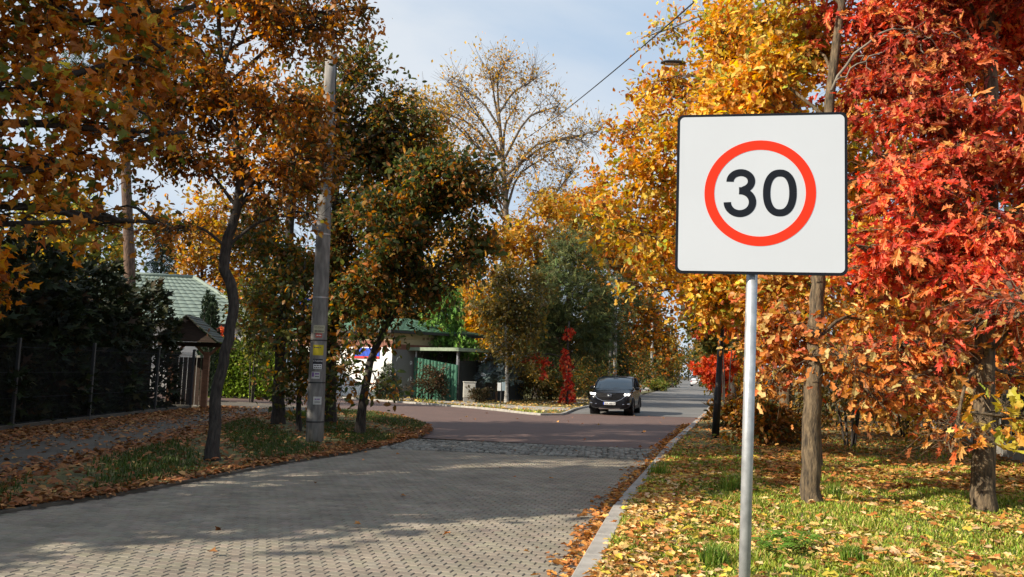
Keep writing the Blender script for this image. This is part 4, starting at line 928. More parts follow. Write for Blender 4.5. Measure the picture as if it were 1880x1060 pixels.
# green shelter
GRN = mat('green_corrugated_sheet', (.032, .12, .075), .5, var=.12, scale=3); SGR = mat('grey_green_beam', (.2, .25, .17), .7, var=.2, scale=5); DFN = mat('dark_fence_sheet', (.022, .026, .026), .6, var=.2, scale=3)
s0 = at(757, 735, 46.8); s0[2] = 0; s1 = at(838, 735, 44.6); s1[2] = 0
shel = empty('shelter', s0, 0, 'lean-to shelter of green corrugated sheets with a flat roof', 'shelter')
dv = s1-s0; L = np.linalg.norm(dv); dv = dv/L; bk = np.array([-dv[1], dv[0], 0])
npl = 13
for k in range(npl):
    a_ = dv*(L*(k+.08)/npl); w_ = L/npl*.86; o_ = bk*(.025*(k % 2)); hgt_ = 2.34-.03*k
    V = [a_+o_+bk*.0, a_+dv*w_*.25+o_-bk*.05, a_+dv*w_*.75+o_-bk*.05, a_+dv*w_+o_]
    V2 = [v+Z*hgt_ for v in V]; B2 = [v+bk*.02 for v in V+V2]
    MB().add(V+V2+B2, [(0, 1, 5, 4), (1, 2, 6, 5), (2, 3, 7, 6), (4, 5, 13, 12), (5, 6, 14, 13), (6, 7, 15, 14), (9, 8, 12, 13), (10, 9, 13, 14), (11, 10, 14, 15)]).build('corrugated_sheet', GRN, shel)
rq = [dv*-.15-bk*.35, dv*(L+.35)-bk*.35, dv*(L+1.1)+bk*2.2, dv*-.15+bk*2.4]
V = [p+Z*2.72 for p in rq]+[p+Z*2.9 for p in rq]
MB().add(V, [(3, 2, 1, 0), (4, 5, 6, 7), (0, 1, 5, 4), (1, 2, 6, 5), (2, 3, 7, 6), (3, 0, 4, 7)]).build('roof', SGR, shel)
for a_ in (dv*.05+bk*.1, dv*(L-.1)+bk*.05, dv*(L*.5)+bk*1.9): MB().box(a_+Z*1.36, (.09, .09, 2.72), 0, .008).build('post', GALV, shel)
f0 = s1+bk*.1; f1 = at(962, 727, 50); f1[2] = 0
dfe = empty('panel_fence', f0, 0, 'dark metal panel fence running on from the green shelter', 'fence'); dd = f1-f0; LL = np.linalg.norm(dd); dd = dd/LL; pb = np.array([-dd[1], dd[0], 0]); np_ = 4
for k in range(np_):
    a_ = dd*(LL*k/np_+.06); w_ = LL/np_-.12; MB().box(a_+dd*w_/2+Z*(1.12-.03*k), (w_, .04, 2.2-.06*k), math.atan2(dd[1], dd[0]), .005).build('panel', DFN, dfe)
    MB().box(dd*(LL*k/np_)+Z*1.15, (.09, .09, 2.3), math.atan2(dd[1], dd[0]), .01).build('post', BLACKM, dfe)
cbx = at(861, 735, 43.8); cbx[2] = 0; cbn = empty('utility_cabinet', cbx, .15, 'small off-white utility cabinet in front of the dark fence', 'cabinet')
CABM = mat('cabinet_plastic', (.5, .48, .42), .6, var=.1, scale=4)
MB().box((0, 0, .13), (.6, .28, .26), 0, .01).build('plinth', CONC, cbn); MB().box((0, 0, .66), (.64, .3, .8), 0, .012).build('body', CABM, cbn); MB().box((0, 0, 1.085), (.7, .36, .05), 0, .015).build('lid', CABM, cbn)
MB().box((0, -.155, .65), (.56, .012, .7), 0, .004).build('door', CABM, cbn); MB().box((.2, -.168, .65), (.03, .02, .09), 0, .004).build('handle', BLACKM, cbn)
ib = gnd(919, 749); inf = empty('information_sign', ib, .2, 'low information sign with two pale panels on a dark post', 'sign')
MB().tube([(0, 0, 0), (0, 0, 1.0)], .03, 8).build('post', BLACKM, inf)
MB().box((-.1, -.02, .98), (.17, .02, .38), -.12, .004).build('panel', PTW, inf); MB().box((.11, -.02, 1.0), (.17, .02, .4), .1, .004).build('panel', mat('pale_blue_panel', (.5, .62, .66), .5), inf)
MB().box((0, .01, .9), (.4, .02, .03), 0, .003).build('crossbar', BLACKM, inf)
ps = at(563, 557, 52); rsn = empty('advertising_board', (ps[0], ps[1], 0), .2, 'blue and red board on a high post glimpsed left of the concrete pole', 'sign')
MB().tube([(0, .1, 0), (0, .1, ps[2]+1)], .07, 8).build('post', WHITEP, rsn); MB().box((0, 0, ps[2]), (1.5, .08, .62), 0, .01).build('board', BLS, rsn); MB().box((0, -.005, ps[2]-.5), (1.5, .085, .3), 0, .01).build('stripe', RDS, rsn); MB().box((-.1, -.003, ps[2]+.75), (1.0, .08, .7), 0, .01).build('white_panel', PTW, rsn)
# bright hedge and lattice
HB = at(432, 735, 40)
hedge('clipped_hedge', 'bright green clipped hedge catching the sun beyond the footway', HB[0]-2.0, HB[0]+1.9, 40.2, 41.8, lambda x, y: 2.75+.12*math.sin(x*3), [((.2, .3, .03), 4), ((.28, .36, .045), 3), ((.1, .16, .02), 2)], 9000, 33, .2, core_col=(.02, .03, .01))
lat = empty('lattice_fence', (HB[0]+.35, 42.6, 0), 0, 'white arched lattice fence above the bright green hedge', 'fence'); LT = mat('white_lattice', (.7, .7, .7), .6)
ac = np.linspace(-1.1, 1.1, 17); arc = np.array([(x, 0, 3.02+.16*(1-(x/1.1)**2)) for x in ac]); MB().tube(arc, .05, 6).build('top_rail', LT, lat)
for k in range(-7, 8):
    for s in (-1, 1): MB().tube([(k*.15-s*.22, .01*s, 2.55), (k*.15+s*.22, .01*s, 3.0)], .016, 4).build('slat', LT, lat)
for x in (-1.15, 1.15): MB().box((x, 0, 1.5), (.09, .09, 3.0), 0, .01).build('post', LT, lat)

# ---------------- picket fence on the right
PK = mat('dark_picket', (.03, .026, .022), .75, var=.3, scale=6); FA = np.array([7.9, 8.0]); FB = np.array([20.1, 43.0])
pf_ = empty('picket_fence', (9.9, 15.8, 0), 0, 'dark picket fence on a concrete plinth behind the red oaks', 'fence'); dF = unit(FB-FA); LF = np.linalg.norm(FB-FA); aF = math.atan2(dF[1], dF[0])
loc3 = lambda s, z, o=0: np.array([FA[0]+dF[0]*s-dF[1]*o-9.9, FA[1]+dF[1]*s+dF[0]*o-15.8, z])
nb = int(LF/2.5); cnt = 0
for k in range(nb):
    s = k*2.5
    MB().box(loc3(s, .85), (.3, .3, 1.7), aF, .02).build('pillar', CONC, pf_); MB().box(loc3(s+1.25, .22), (2.18, .18, .44), aF, .012).build('plinth', CONC, pf_)
    for z in (.62, 1.35): MB().box(loc3(s+1.25, z, .03), (2.18, .05, .07), aF).build('rail', PK, pf_)
pkm = MB().box((0, 0, .6), (.09, .022, 1.15), aF, .004).mesh('picket', PK)
for k in range(nb):
    for q in range(15):
        s = k*2.5+.26+q*.141
        o = link('picket', pkm, pf_); o.location = loc3(s, .44+.0, -.02)

# ================================================================== TREES
DKB = [((.42, .16, .03), 4), ((.56, .23, .035), 3.6), ((.2, .085, .025), 3), ((.1, .1, .025), 2.4), ((.62, .36, .06), .8)]
DKG = [((.075, .095, .022), 4), ((.12, .12, .028), 3), ((.28, .13, .03), 2), ((.46, .22, .04), 1)]
BRO = [((.36, .14, .03), 4), ((.46, .22, .045), 2), ((.1, .1, .025), 3), ((.2, .09, .025), 2)]
MAP = [((.56, .21, .035), 4), ((.42, .15, .03), 3), ((.16, .18, .035), 2.2), ((.68, .33, .05), 1.8), ((.58, .5, .08), .9)]
YEL = [((.76, .56, .14), 1.6), ((.7, .38, .04), 4), ((.6, .24, .025), 3), ((.7, .47, .06), 3), ((.34, .36, .05), 1.8), ((.46, .15, .02), 1.4), ((.25, .1, .02), .8)]
ORA = [((.58, .2, .018), 4), ((.62, .3, .03), 3), ((.45, .12, .015), 2), ((.3, .26, .04), .7)]
RED = [((.68, .115, .065), 4), ((.76, .21, .095), 4), ((.48, .055, .035), 2.2), ((.78, .36, .12), 2.8), ((.22, .035, .02), 1.8)]
ROR = [((.5, .13, .025), 4), ((.42, .065, .02), 3), ((.58, .25, .04), 2), ((.3, .06, .02), 1)]
OLV = [((.15, .11, .03), 4), ((.22, .15, .03), 2), ((.09, .085, .025), 3), ((.33, .2, .04), 1)]
GRN_ = [((.045, .075, .022), 4), ((.07, .1, .03), 2), ((.03, .05, .018), 3)]
GLD = [((.55, .34, .05), 4), ((.5, .26, .035), 3), ((.36, .3, .06), 2)]
pt = lambda Y, *q: [at(x, y, Y) for x, y in q]
def grounded(Y, *q):
    p = pt(Y, *q); p[0][2] = 0.0; return p

# --- left island
t = grounded(14.4, (390, 852), (395, 750), (412, 655), (429, 560), (411, 470), (434, 390), (441, 320), (430, 230), (408, 120), (398, -20), (392, -120))
tree('island_tree', 'crooked dark tree at the verge left of the concrete pole', t, [.115, .098, .09, .09, .095, .078, .07, .06, .045, .03, .02],
     [B(330, 60, 120, 14.4, 80), B(450, 20, 130, 14.2, 80), B(565, 50, 110, 14.4, 60), B(640, 20, 70, 14.4, 45), B(400, 180, 140, 14.4, 80, 1.6), B(520, 190, 110, 14.2, 75), B(330, 290, 110, 14.6, 60), B(480, 320, 120, 14.4, 55), B(575, 290, 70, 14.6, 60), B(300, 190, 90, 15, 70), B(320, 420, 70, 14.2, 30, .6, .5), B(520, 395, 80, 14.4, 28, .7, .5), B(450, -120, 170, 14.4, 90, 1.8), B(620, -70, 110, 14.4, 80), B(300, -90, 130, 14.4, 80)],
     DKB, T_SIMPLE, .104, 30000, 101, n2=11, n3=10, twig=.4, spread=.13, min_t=.42, limb_r=.6)
t = grounded(23.4, (510, 783), (514, 650), (526, 500), (534, 380), (540, 250), (545, 130))
tree('island_tree', 'straight dark trunk just left of the concrete pole with green brown leaves', t, [.17, .15, .13, .11, .07, .03],
     [B(500, 440, 85, 23.4, 70), B(545, 330, 85, 23.4, 70), B(505, 545, 75, 23.4, 60), B(475, 600, 40, 23, 40, None, .5), B(560, 230, 80, 23.4, 70), B(545, 680, 30, 23, 40, None, .4), B(580, 470, 60, 23.4, 60)],
     DKG+[((.24, .11, .03), 2)], T_SIMPLE, .145, 12000, 102, n2=9, n3=7, twig=.5, spread=.2, min_t=.25)
t = grounded(21.2, (548, 797), (550, 700), (555, 590), (560, 480))
tree('island_tree', 'thin young tree close beside the concrete pole', t, [.07, .06, .045, .02],
     [B(545, 690, 50, 21, 50), B(560, 600, 55, 21, 55), B(545, 520, 45, 21.4, 45), B(520, 720, 26, 21, 30, None, .5)], DKG, T_SIMPLE, .14, 2600, 103, n2=7, n3=6, twig=.45, spread=.2, min_t=.3)
t = grounded(24, (604, 783), (608, 650), (614, 450), (618, 300), (626, 180), (640, 100))
tree('island_tree', 'tallest dark tree directly behind the concrete pole', t, [.19, .16, .13, .1, .06, .02],
     [B(650, 160, 55, 24, 50), B(690, 215, 60, 24, 55), B(640, 270, 70, 24, 60), B(735, 300, 75, 24, 70), B(665, 360, 80, 24, 70), B(620, 440, 60, 24, 60), B(720, 180, 25, 24, 40, .6, .5), B(645, 550, 60, 23.6, 50), B(620, 640, 40, 23.6, 50, None, .5), B(615, 110, 45, 24, 30), B(700, 290, 75, 24, 70, None, 1.5), B(600, 200, 50, 24, 60), B(680, 470, 70, 24, 60), B(760, 380, 60, 24, 60), B(770, 250, 50, 24, 55), B(660, 120, 40, 24, 40), B(745, 200, 30, 24, 45, None, .7), B(720, 430, 60, 23.5, 60)],
     DKG+[((.2, .09, .03), 2)], T_SIMPLE, .155, 21000, 104, n2=9, n3=7, twig=.5, spread=.2, min_t=.2)
t = grounded(20.5, (659, 804), (672, 700), (690, 640), (718, 580), (748, 530), (775, 440), (800, 340), (815, 270))
tree('island_tree', 'slanting oak leaning over the junction with brown and green leaves', t, [.12, .1, .09, .085, .08, .07, .05, .02],
     [B(800, 310, 80, 20.5, 70), B(860, 380, 75, 20.5, 75), B(770, 420, 90, 20.5, 75), B(855, 470, 65, 20.5, 55), B(700, 500, 85, 20.5, 60), B(780, 520, 75, 20.5, 50), B(715, 590, 55, 20.2, 32, None, .9), B(660, 610, 30, 20.2, 30, None, .6), B(695, 715, 40, 20, 24, .7, .35), B(620, 700, 40, 20.6, 40, .7, .5), B(890, 320, 30, 20.5, 45, .7, .6), B(700, 390, 70, 20.8, 60), B(640, 530, 50, 20.4, 40)],
     BRO+DKG+[((.055, .08, .02), 9)], T_SIMPLE, .15, 15000, 105, n2=9, n3=7, twig=.45, spread=.18, min_t=.2)
# --- big maple whose branches come in from the left
t = [np.array(p) for p in ((-9.6, 10.2, 0), (-9.5, 10.2, 2.2), (-9.3, 10.3, 4.2), (-9.1, 10.5, 6.2), (-8.8, 10.6, 8.4))]
tree('maple_tree', 'maple with orange brown leaves reaching in over the hedge from the left', t, [.22, .2, .17, .12, .04],
     [B(70, 40, 130, 11.2, 80), B(195, 120, 110, 11.4, 80), B(60, 190, 120, 11, 75), B(235, 30, 90, 11.6, 60), B(215, 240, 75, 11.4, 60), B(110, 300, 100, 11.2, 45), B(15, 320, 80, 10.8, 60), B(60, 410, 80, 11, 28, .7, .5), B(180, 400, 70, 11.6, 35, .7, .5), B(-120, 100, 160, 10.5, 110), B(-140, 330, 120, 10.4, 90), B(-60, -120, 200, 10.8, 100), B(180, -90, 150, 11.2, 80), (np.array([-9.6, 12.4, 4.3]), np.array([1.2, 1.2, 1.1]), 1.0), (np.array([-10.6, 12.1, 5.4]), np.array([1.4, 1.3, 1.2]), 1.0), (np.array([-8.4, 9.3, 5.2]), np.array([1.5, 1.3, 1.5]), 1.0), (np.array([-9.9, 8.9, 6.6]), np.array([1.5, 1.3, 1.4]), 1.0), (np.array([-8.9, 13.2, 3.0]), np.array([.7, .8, .9]), 1.0)],  # closing masses, out of view, are added to shade the crooked trunk and road
     MAP, T_MAPLE, .145, 14500, 106, n2=9, n3=7, twig=.4, spread=.16, min_t=.3, limb_r=.45, single=60)
# --- tall trees left of the frame whose shade lies over the road
def big(name, label, x, y, h, rad, pal, seed, n=9000, z0=.3, **k):
    return tree(name, label, [np.array((x, y, 0.)), np.array((x+.1, y, h*.35)), np.array((x-.1, y+.1, h*.7)), np.array((x, y, h*.96))], [h*.018+.05, h*.015, h*.009, .02], [(b[0]+np.array([x, y, 0]), b[1], b[2]) for b in std_blobs(h, rad, 12, seed, z0)], pal, T_FAR, .3, n, seed, n2=8, n3=6, twig=.8, spread=.35, **k)
big('verge_tree', 'brown leaved verge tree left of the frame whose shade lies on the near road', -9.3, 7.7, 8.6, 1.75, DKB, 119, 8000, .22)
OFF = 'tall trees in the gardens left of the hedge'
for i, (x, y, h, rad) in enumerate([(-15.5, 6.5, 14, 3.2), (-19.5, 9.5, 17, 3.6), (-16.5, 12.5, 15, 3.0), (-20.5, 15.5, 18, 3.8), (-17.5, 19.5, 13, 2.6), (-14.2, 4.8, 8.3, 1.7)]):
    big('garden_tree', ['first', 'second', 'third', 'fourth', 'fifth', 'sixth'][i]+' tall garden tree behind the hedge shading the road, counted from the left front', x, y, h, rad, DKB if i % 2 else DKG, 120+i, 3800, .22, group=OFF)

# --- right verge: the two near oaks
YR = 11.4
t = grounded(YR, (1488, 937), (1489, 850), (1493, 720), (1498, 600), (1503, 480), (1512, 340), (1524, 180), (1545, 0), (1556, -120), (1562, -240))
tree('oak_tree', 'near oak with yellow and orange leaves standing right behind the sign', t, [.135, .127, .115, .1, .09, .08, .068, .05, .03, .015],
     [B(1600, 725, 60, 11, 18, .6, .45), B(1545, 660, 30, 11, 26, .5, .6), B(1430, 620, 45, 12, 45, .7, .7), B(1425, 700, 30, 12, 26, .6, .35), B(1590, 590, 40, 12.6, 24, .7, .6), B(1420, 545, 50, 12.6, 35, .8), B(1470, 100, 80, 12.6, 70), B(1390, 150, 80, 12.4, 60), B(1345, 205, 60, 12.6, 50), B(1420, -60, 110, 12, 80), B(1590, 330, 50, 13, 60), B(1580, 450, 45, 13, 50), B(1560, -150, 150, 11.6, 90), B(1450, 480, 50, 13, 40), B(1400, 640, 26, 12.4, 30, .6, .4)],
     YEL+[((.6, .24, .06), 2), ((.68, .46, .14), 2)], T_OAK9, .125, 16500, 201, BARK, n2=9, n3=8, twig=.38, spread=.14, min_t=.32, limb_r=.35, single=120, face=(-.5, -.35, .6), lowpal=[((.68, .27, .06), 4), ((.72, .4, .12), 3), ((.6, .15, .05), 3), ((.74, .54, .2), 2), ((.3, .1, .03), 1.5)], lowz=3.0)
oakr = [o for o in bpy.data.objects if o.name.startswith('oak_tree')][0]; ob = np.array(oakr.location)
DEADB = mat('bleached_branch', (.2, .175, .14), .85, var=.25, scale=8); dbm = MB()
for q, r0 in (([(1528, 165), (1562, 105), (1620, 62), (1668, 52), (1700, 70), (1738, 98)], .035), ([(1535, 150), (1575, 115), (1640, 82), (1700, 40)], .022), ([(1668, 52), (1690, 85), (1700, 130), (1692, 160)], .018), ([(1620, 62), (1660, 100), (1668, 150)], .014), ([(1700, 70), (1740, 60), (1770, 75)], .014), ([(1575, 100), (1600, 130), (1612, 165)], .014)):
    p_ = smooth_path([at(x, y, 11.15-.0012*(x-1530)) for x, y in q], 14)-ob; dbm.tube(p_+np.random.default_rng(int(r0*1e4)).normal(0, .018, p_.shape), np.linspace(r0*.62, .004, 14), 6)
dbm.build('dead_branch', DEADB, oakr, True)['label'] = 'bleached leafless branch'
t = grounded(YR, (1802, 947), (1805, 850), (1808, 700), (1811, 560), (1815, 400), (1818, 220), (1821, 40), (1824, -120), (1826, -260))
tree('red_oak_tree', 'red oak with crimson leaves and a thick trunk at the right', t, [.165, .15, .135, .125, .115, .1, .08, .05, .02],
     [B(1700, 420, 110, 10.4, 45), B(1690, 360, 90, 10.6, 30), B(1640, 300, 70, 10.8, 40), B(1770, 300, 100, 10.8, 40), B(1720, 215, 110, 10.8, 40), B(1640, 180, 70, 11.4, 60), B(1880, 200, 80, 12.2, 80), B(1620, 480, 60, 10.6, 45, .7), B(1760, 510, 110, 10.6, 34), B(1855, 440, 60, 10.4, 60), B(1860, 560, 40, 9, 30, .5), B(1700, 90, 100, 11.4, 70), B(1830, 60, 110, 12.4, 80), B(1600, 40, 90, 11.8, 60), B(1740, -70, 160, 11.2, 80), B(1900, -40, 130, 11, 100), B(1960, 300, 110, 10.6, 130), B(1950, 560, 80, 10.6, 80), B(1660, 640, 90, 11.8, 22, .8, .6), B(1640, 715, 80, 11.6, 18, .7, .45), B(1600, 660, 50, 12, 20, .7, .4), B(1740, 680, 50, 11.8, 24, .6, .35), B(1755, 790, 22, 10.8, 16, .3, .3), B(1860, 690, 40, 12.4, 24, .6, .4)],
     RED, T_RED, .14, 22000, 202, BARK, n2=11, n3=8, twig=.5, spread=.13, min_t=.3, limb_r=.33, single=120, flat=.3, droop=.55, jit=.26, face=(-.75, -.5, .6), lowpal=[((.68, .27, .06), 4), ((.72, .4, .12), 3), ((.6, .15, .05), 3), ((.74, .54, .2), 2), ((.3, .1, .03), 1.5)], lowz=2.4)
# low branches of a neighbour outside the frame
t = [np.array(p) for p in ((5.7, 7.6, 0), (5.75, 7.6, 1.6), (5.7, 7.7, 3.6), (5.8, 7.8, 6))]
tree('oak_tree', 'yellow green oak sprig hanging in at the right edge of the picture', t, [.1, .09, .07, .03],
     [B(1845, 765, 32, 7.4, 22, .25), B(1885, 790, 30, 7.4, 20, .25), B(1960, 770, 60, 7.4, 60, .5, .6), B(2050, 500, 90, 7.6, 90, .6), B(2080, 250, 110, 7.6, 120)],
     [((.46, .34, .045), 4), ((.32, .31, .045), 2.5), ((.52, .24, .045), 2.5)], T_OAK, .115, 1500, 203, BARK, n2=6, n3=6, twig=.22, spread=.09, min_t=.2, single=40)
# --- more trees down the right side
def xr(y, o): return float(XR(y)+o)
t = [np.array((xr(16, 3.1), 16, 0.)), np.array((xr(16, 3.1), 16, 2.5)), np.array((xr(16, 3.0), 16, 5.5)), np.array((xr(16, 2.6), 16, 9.5))]
tree('oak_tree', 'golden oak behind the sign spreading left over the road edge', t, [.16, .14, .11, .04],
     [B(1275, 270, 85, 15.5, 60), B(1200, 330, 75, 15.5, 65), B(1370, 150, 90, 15.5, 65), B(1330, 60, 50, 15.5, 45), B(1175, 430, 70, 16, 50), B(1290, 420, 90, 16, 70), B(1240, 530, 70, 16, 45), B(1330, 540, 80, 16, 50), B(1420, 60, 90, 16, 70), B(1430, 250, 100, 16, 90), B(1450, 420, 90, 16, 90), B(1560, 250, 80, 16.4, 90), B(1350, 110, 45, 15.5, 40), B(1420, 560, 80, 16, 55)],
     YEL, T_OAK9, .14, 17000, 204, BARK, n2=9, n3=8, twig=.5, spread=.2, min_t=.25, face=(-.45, -.3, .6))
t = [np.array((xr(22, 3.0), 22, 0.)), np.array((xr(22, 3.0), 22, 3.)), np.array((xr(22, 2.9), 22, 7)), np.array((xr(22, 2.8), 22, 12))]
tree('oak_tree', 'orange oak standing by the black lamp post', t, [.17, .15, .11, .04],
     [B(1180, 240, 50, 24, 50), B(1215, 170, 45, 25, 40), B(1150, 400, 60, 22, 60), B(1220, 450, 70, 22, 60), B(1300, 330, 90, 22, 80), B(1290, 180, 70, 24.5, 60), B(1330, 60, 90, 22, 80), B(1400, 200, 90, 22, 90), B(1350, 480, 90, 22, 70), B(1430, 380, 90, 22, 90), B(1470, 540, 80, 22, 60), B(1400, 610, 45, 22, 40, None, .7), B(1225, 55, 32, 25, 36, .6, .6), B(1275, 560, 30, 22, 25, .8, .5)],
     YEL+[((.5, .14, .015), 3)], T_SIMPLE, .17, 20000, 205, BARK, n2=9, n3=8, twig=.6, spread=.26, min_t=.2, face=(-.45, -.3, .6), lowpal=ORA+BRO, lowz=4.0)
t = [np.array((xr(27, 6.), 18, 0.)), np.array((xr(27, 6.), 18, 3.)), np.array((xr(27, 6.1), 18, 7)), np.array((xr(27, 6.), 18, 11))]
tree('red_oak_tree', 'dark red oak behind the picket fence side of the crimson one', t, [.15, .13, .1, .04],
     [B(1640, 560, 90, 17, 60), B(1700, 700, 90, 17, 40), B(1610, 400, 90, 17.5, 80), B(1700, 300, 110, 17.5, 90), B(1600, 120, 110, 17.5, 90), B(1750, 120, 110, 17.5, 100), B(1870, 250, 120, 17.5, 120), B(1850, 480, 100, 17.5, 90), B(1880, 640, 70, 17, 70), B(1760, 600, 80, 17, 60), B(1680, 20, 110, 17.5, 80)],
     ROR, T_SIMPLE, .17, 15000, 206, BARK, n2=9, n3=7, twig=.55, spread=.24, min_t=.2, face=(-.45, -.3, .6), lowpal=[((.68, .27, .06), 4), ((.72, .4, .12), 3), ((.6, .15, .05), 3), ((.74, .54, .2), 2), ((.3, .1, .03), 1.5)], lowz=3.2)
# shrubs under the right-hand trees
SH = [(1560, 690, 21, 1.5, 1.3, OLV, 'olive brown shrub behind the near oak trunk'), (1405, 775, 21, .7, .55, BRO, 'brown leafy shrub behind the sign pole'), (1660, 690, 26, 1.6, 1.3, DKB, 'brown shrub between the near oak and the red oak'), (1740, 720, 22, 1.2, 1.0, GLD, 'golden shrub left of the thick red oak trunk'), (1460, 740, 25, 1.3, 1.1, BRO, 'brown leafy shrub left of the near oak trunk'), (1850, 640, 20, 1.5, 1.6, DKG, 'dark green shrub against the picket fence at the far right'), (1610, 600, 30, 3.0, 2.8, DKB, 'tall dark thicket behind the near oak'), (1760, 600, 28, 3.0, 3.0, DKG, 'tall dark green thicket behind the red oak'), (1890, 560, 24, 2.2, 3.0, DKB, 'tall brown thicket at the right edge behind the fence'), (1362, 775, 28, .7, .6, BRO, 'low brown shrub beside the lamp post'), (1520, 560, 34, 3.2, 3.2, OLV, 'tall olive thicket beyond the lamp post')]
for i, (px, py, Y, R1, R2, pal, lab) in enumerate(SH):
    c = at(px, py, Y); c[2] = max(c[2], R2*.8); bush('shrub', lab, c, (R1, R1*.9, R2), pal, T_SIMPLE, .14 if Y < 26 else .2, 2600 if R2 < 2 else 4200, 230+i)
c = at(1335, 590, 31); bush('red_maple_shrub', 'scarlet maple foliage behind the upper lamp post', c, (.9, .9, .55), RED, T_MAPLE, .2, 900, 250, stems=3)
c = at(1318, 680, 34); bush('red_maple_shrub', 'scarlet maple low beside the road at the lamp post', c, (.75, .7, .55), [((.6, .07, .02), 3), ((.55, .12, .025), 2)], T_MAPLE, .2, 1000, 251, stems=4)

# --- beyond the junction
t = grounded(58, (932, 715), (932, 560), (930, 430), (926, 330), (915, 200), (912, 120))
tree('bare_tree', 'tall half bare tree with a few yellow leaves against the sky', t, [.36, .32, .26, .19, .1, .03],
     [B(860, 190, 34, 58, 50), B(905, 140, 34, 58, 50), B(945, 200, 36, 58, 55), B(1000, 290, 36, 58, 45), B(1045, 255, 34, 58, 36), B(880, 270, 40, 58, 40), B(955, 300, 40, 58, 40), B(830, 225, 28, 58, 45), B(1080, 245, 24, 58, 32), B(1010, 200, 30, 58, 42), B(975, 150, 26, 58, 40), B(925, 120, 22, 58, 34), B(840, 160, 24, 58, 36), B(1040, 330, 36, 58, 34), B(900, 340, 44, 58, 36), B(990, 360, 40, 58, 30), B(790, 200, 22, 58, 40, None, .6), B(860, 330, 36, 58, 36)],
     [((.66, .4, .08), 4), ((.6, .32, .06), 3), ((.5, .34, .1), 1)], T_FAR, .19, 5600, 301, BRNB, n2=13, n3=9, twig=1.5, spread=.4, min_t=.3, limb_r=.3, rise=1.3, twig_r=.013, droop=-.25)
def crown(name, label, Y, base, blobs, pal, n, seed, T=T_FAR, size=.3, bark=BARKD, top=None, rad=.22, **k):
    b = at(base, 700, Y); b[2] = 0; zt = max(q[0][2] for q in blobs); tpx = top if top else base
    c = at(tpx, 500, Y); t = [b, b*.75+c*.25*np.array([1, 1, 0])+[0, 0, zt*.3], np.array([c[0], c[1], zt*.65]), np.array([c[0], c[1], zt*.97])]
    t[1][0] = b[0]*.7+c[0]*.3; t[1][1] = Y; t[1][2] = zt*.3
    return tree(name, label, t, [rad, rad*.85, rad*.5, .03], blobs, pal, T, size, n, seed, bark, n2=9, n3=7, twig=size*3.2, spread=size*1.5, min_t=.2, **k)
crown('oak_tree', 'pale golden tree left of the half bare tree', 62, 800, [B(790, 200, 40, 62, 45), B(760, 260, 50, 62, 50), B(815, 280, 45, 62, 45), B(770, 340, 60, 62, 50), B(840, 370, 50, 62, 45), B(745, 190, 26, 62, 36), B(830, 440, 50, 62, 50)], [((.68, .42, .07), 4), ((.6, .32, .05), 3), ((.45, .36, .08), 2)], 5200, 320, size=.28)
crown('oak_tree', 'tall orange tree between the half bare tree and the far road', 78, 1100, [B(1080, 390, 40, 78, 40), B(1110, 340, 36, 78, 40), B(1060, 440, 45, 78, 40), B(1130, 420, 40, 78, 45), B(1100, 480, 45, 78, 40), B(1150, 480, 36, 78, 40), B(1030, 380, 36, 78, 36)], YEL+ORA, 6000, 321, size=.34)
b = at(1000, 700, 62); b[2] = 0
conifer('spruce_tree', 'tall dark spruce behind the red creeper', b, at(1000, 470, 62)[2], 2.8, [((.05, .075, .03), 4), ((.08, .1, .045), 2)], 322, 26, 10, .55, T_TUFT, droop=.25, dens=9)
b = at(1100, 700, 66); b[2] = 0
conifer('spruce_tree', 'dark spruce behind the twin pole', b, at(1095, 500, 66)[2], 2.8, [((.05, .075, .03), 4), ((.08, .1, .045), 2)], 323, 24, 10, .55, T_TUFT, droop=.25, dens=9)
crown('oak_tree', 'golden oak filling the gap below the half bare tree', 55, 985, [B(960, 430, 60, 55, 45), B(1010, 390, 50, 55, 45), B(900, 450, 50, 55, 50), B(1050, 430, 50, 55, 55), B(980, 490, 70, 55, 40), B(1075, 500, 45, 55, 45), B(1090, 400, 30, 55, 40), B(880, 540, 50, 54, 45)], GLD+[((.5, .22, .03), 3)], 6500, 302, size=.33)
crown('oak_tree', 'orange tree overhanging the left of the far road', 72, 1150, [B(1110, 470, 50, 72, 45), B(1160, 520, 50, 72, 45), B(1120, 560, 50, 72, 45), B(1190, 590, 40, 72, 45), B(1150, 620, 50, 72, 40), B(1110, 640, 40, 72, 40), B(1140, 430, 40, 72, 40)], ORA+OLV, 7000, 303, size=.36)
crown('oak_tree', 'dark orange tree on the left verge beyond the pale pole', 105, 1205, [B(1190, 560, 28, 105, 35), B(1205, 610, 28, 105, 30), B(1180, 640, 30, 105, 30), B(1215, 650, 18, 105, 28)], ORA+OLV, 4500, 304, size=.45)
crown('oak_tree', 'golden tree closing the left end of the far road', 170, 1228, [B(1228, 640, 16, 170, 24), B(1236, 665, 14, 170, 18), B(1215, 670, 16, 170, 18)], GLD+OLV, 2600, 305, size=.6)
crown('oak_tree', 'yellow tree on the right of the far road', 62, 1372, [B(1310, 540, 40, 62, 40), B(1330, 500, 60, 62, 60), B(1390, 580, 60, 62, 60), B(1370, 430, 70, 62, 70), B(1335, 640, 30, 62, 30), B(1350, 660, 40, 62, 40)], YEL, 6000, 306, size=.34)
crown('oak_tree', 'olive green tree above the scarlet maple right of the road', 45, 1345, [B(1290, 590, 28, 45, 40), B(1315, 630, 28, 45, 26), B(1330, 560, 50, 45, 50), B(1290, 520, 25, 45, 30)], OLV+[((.1, .13, .03), 4)], 4500, 307, size=.28)
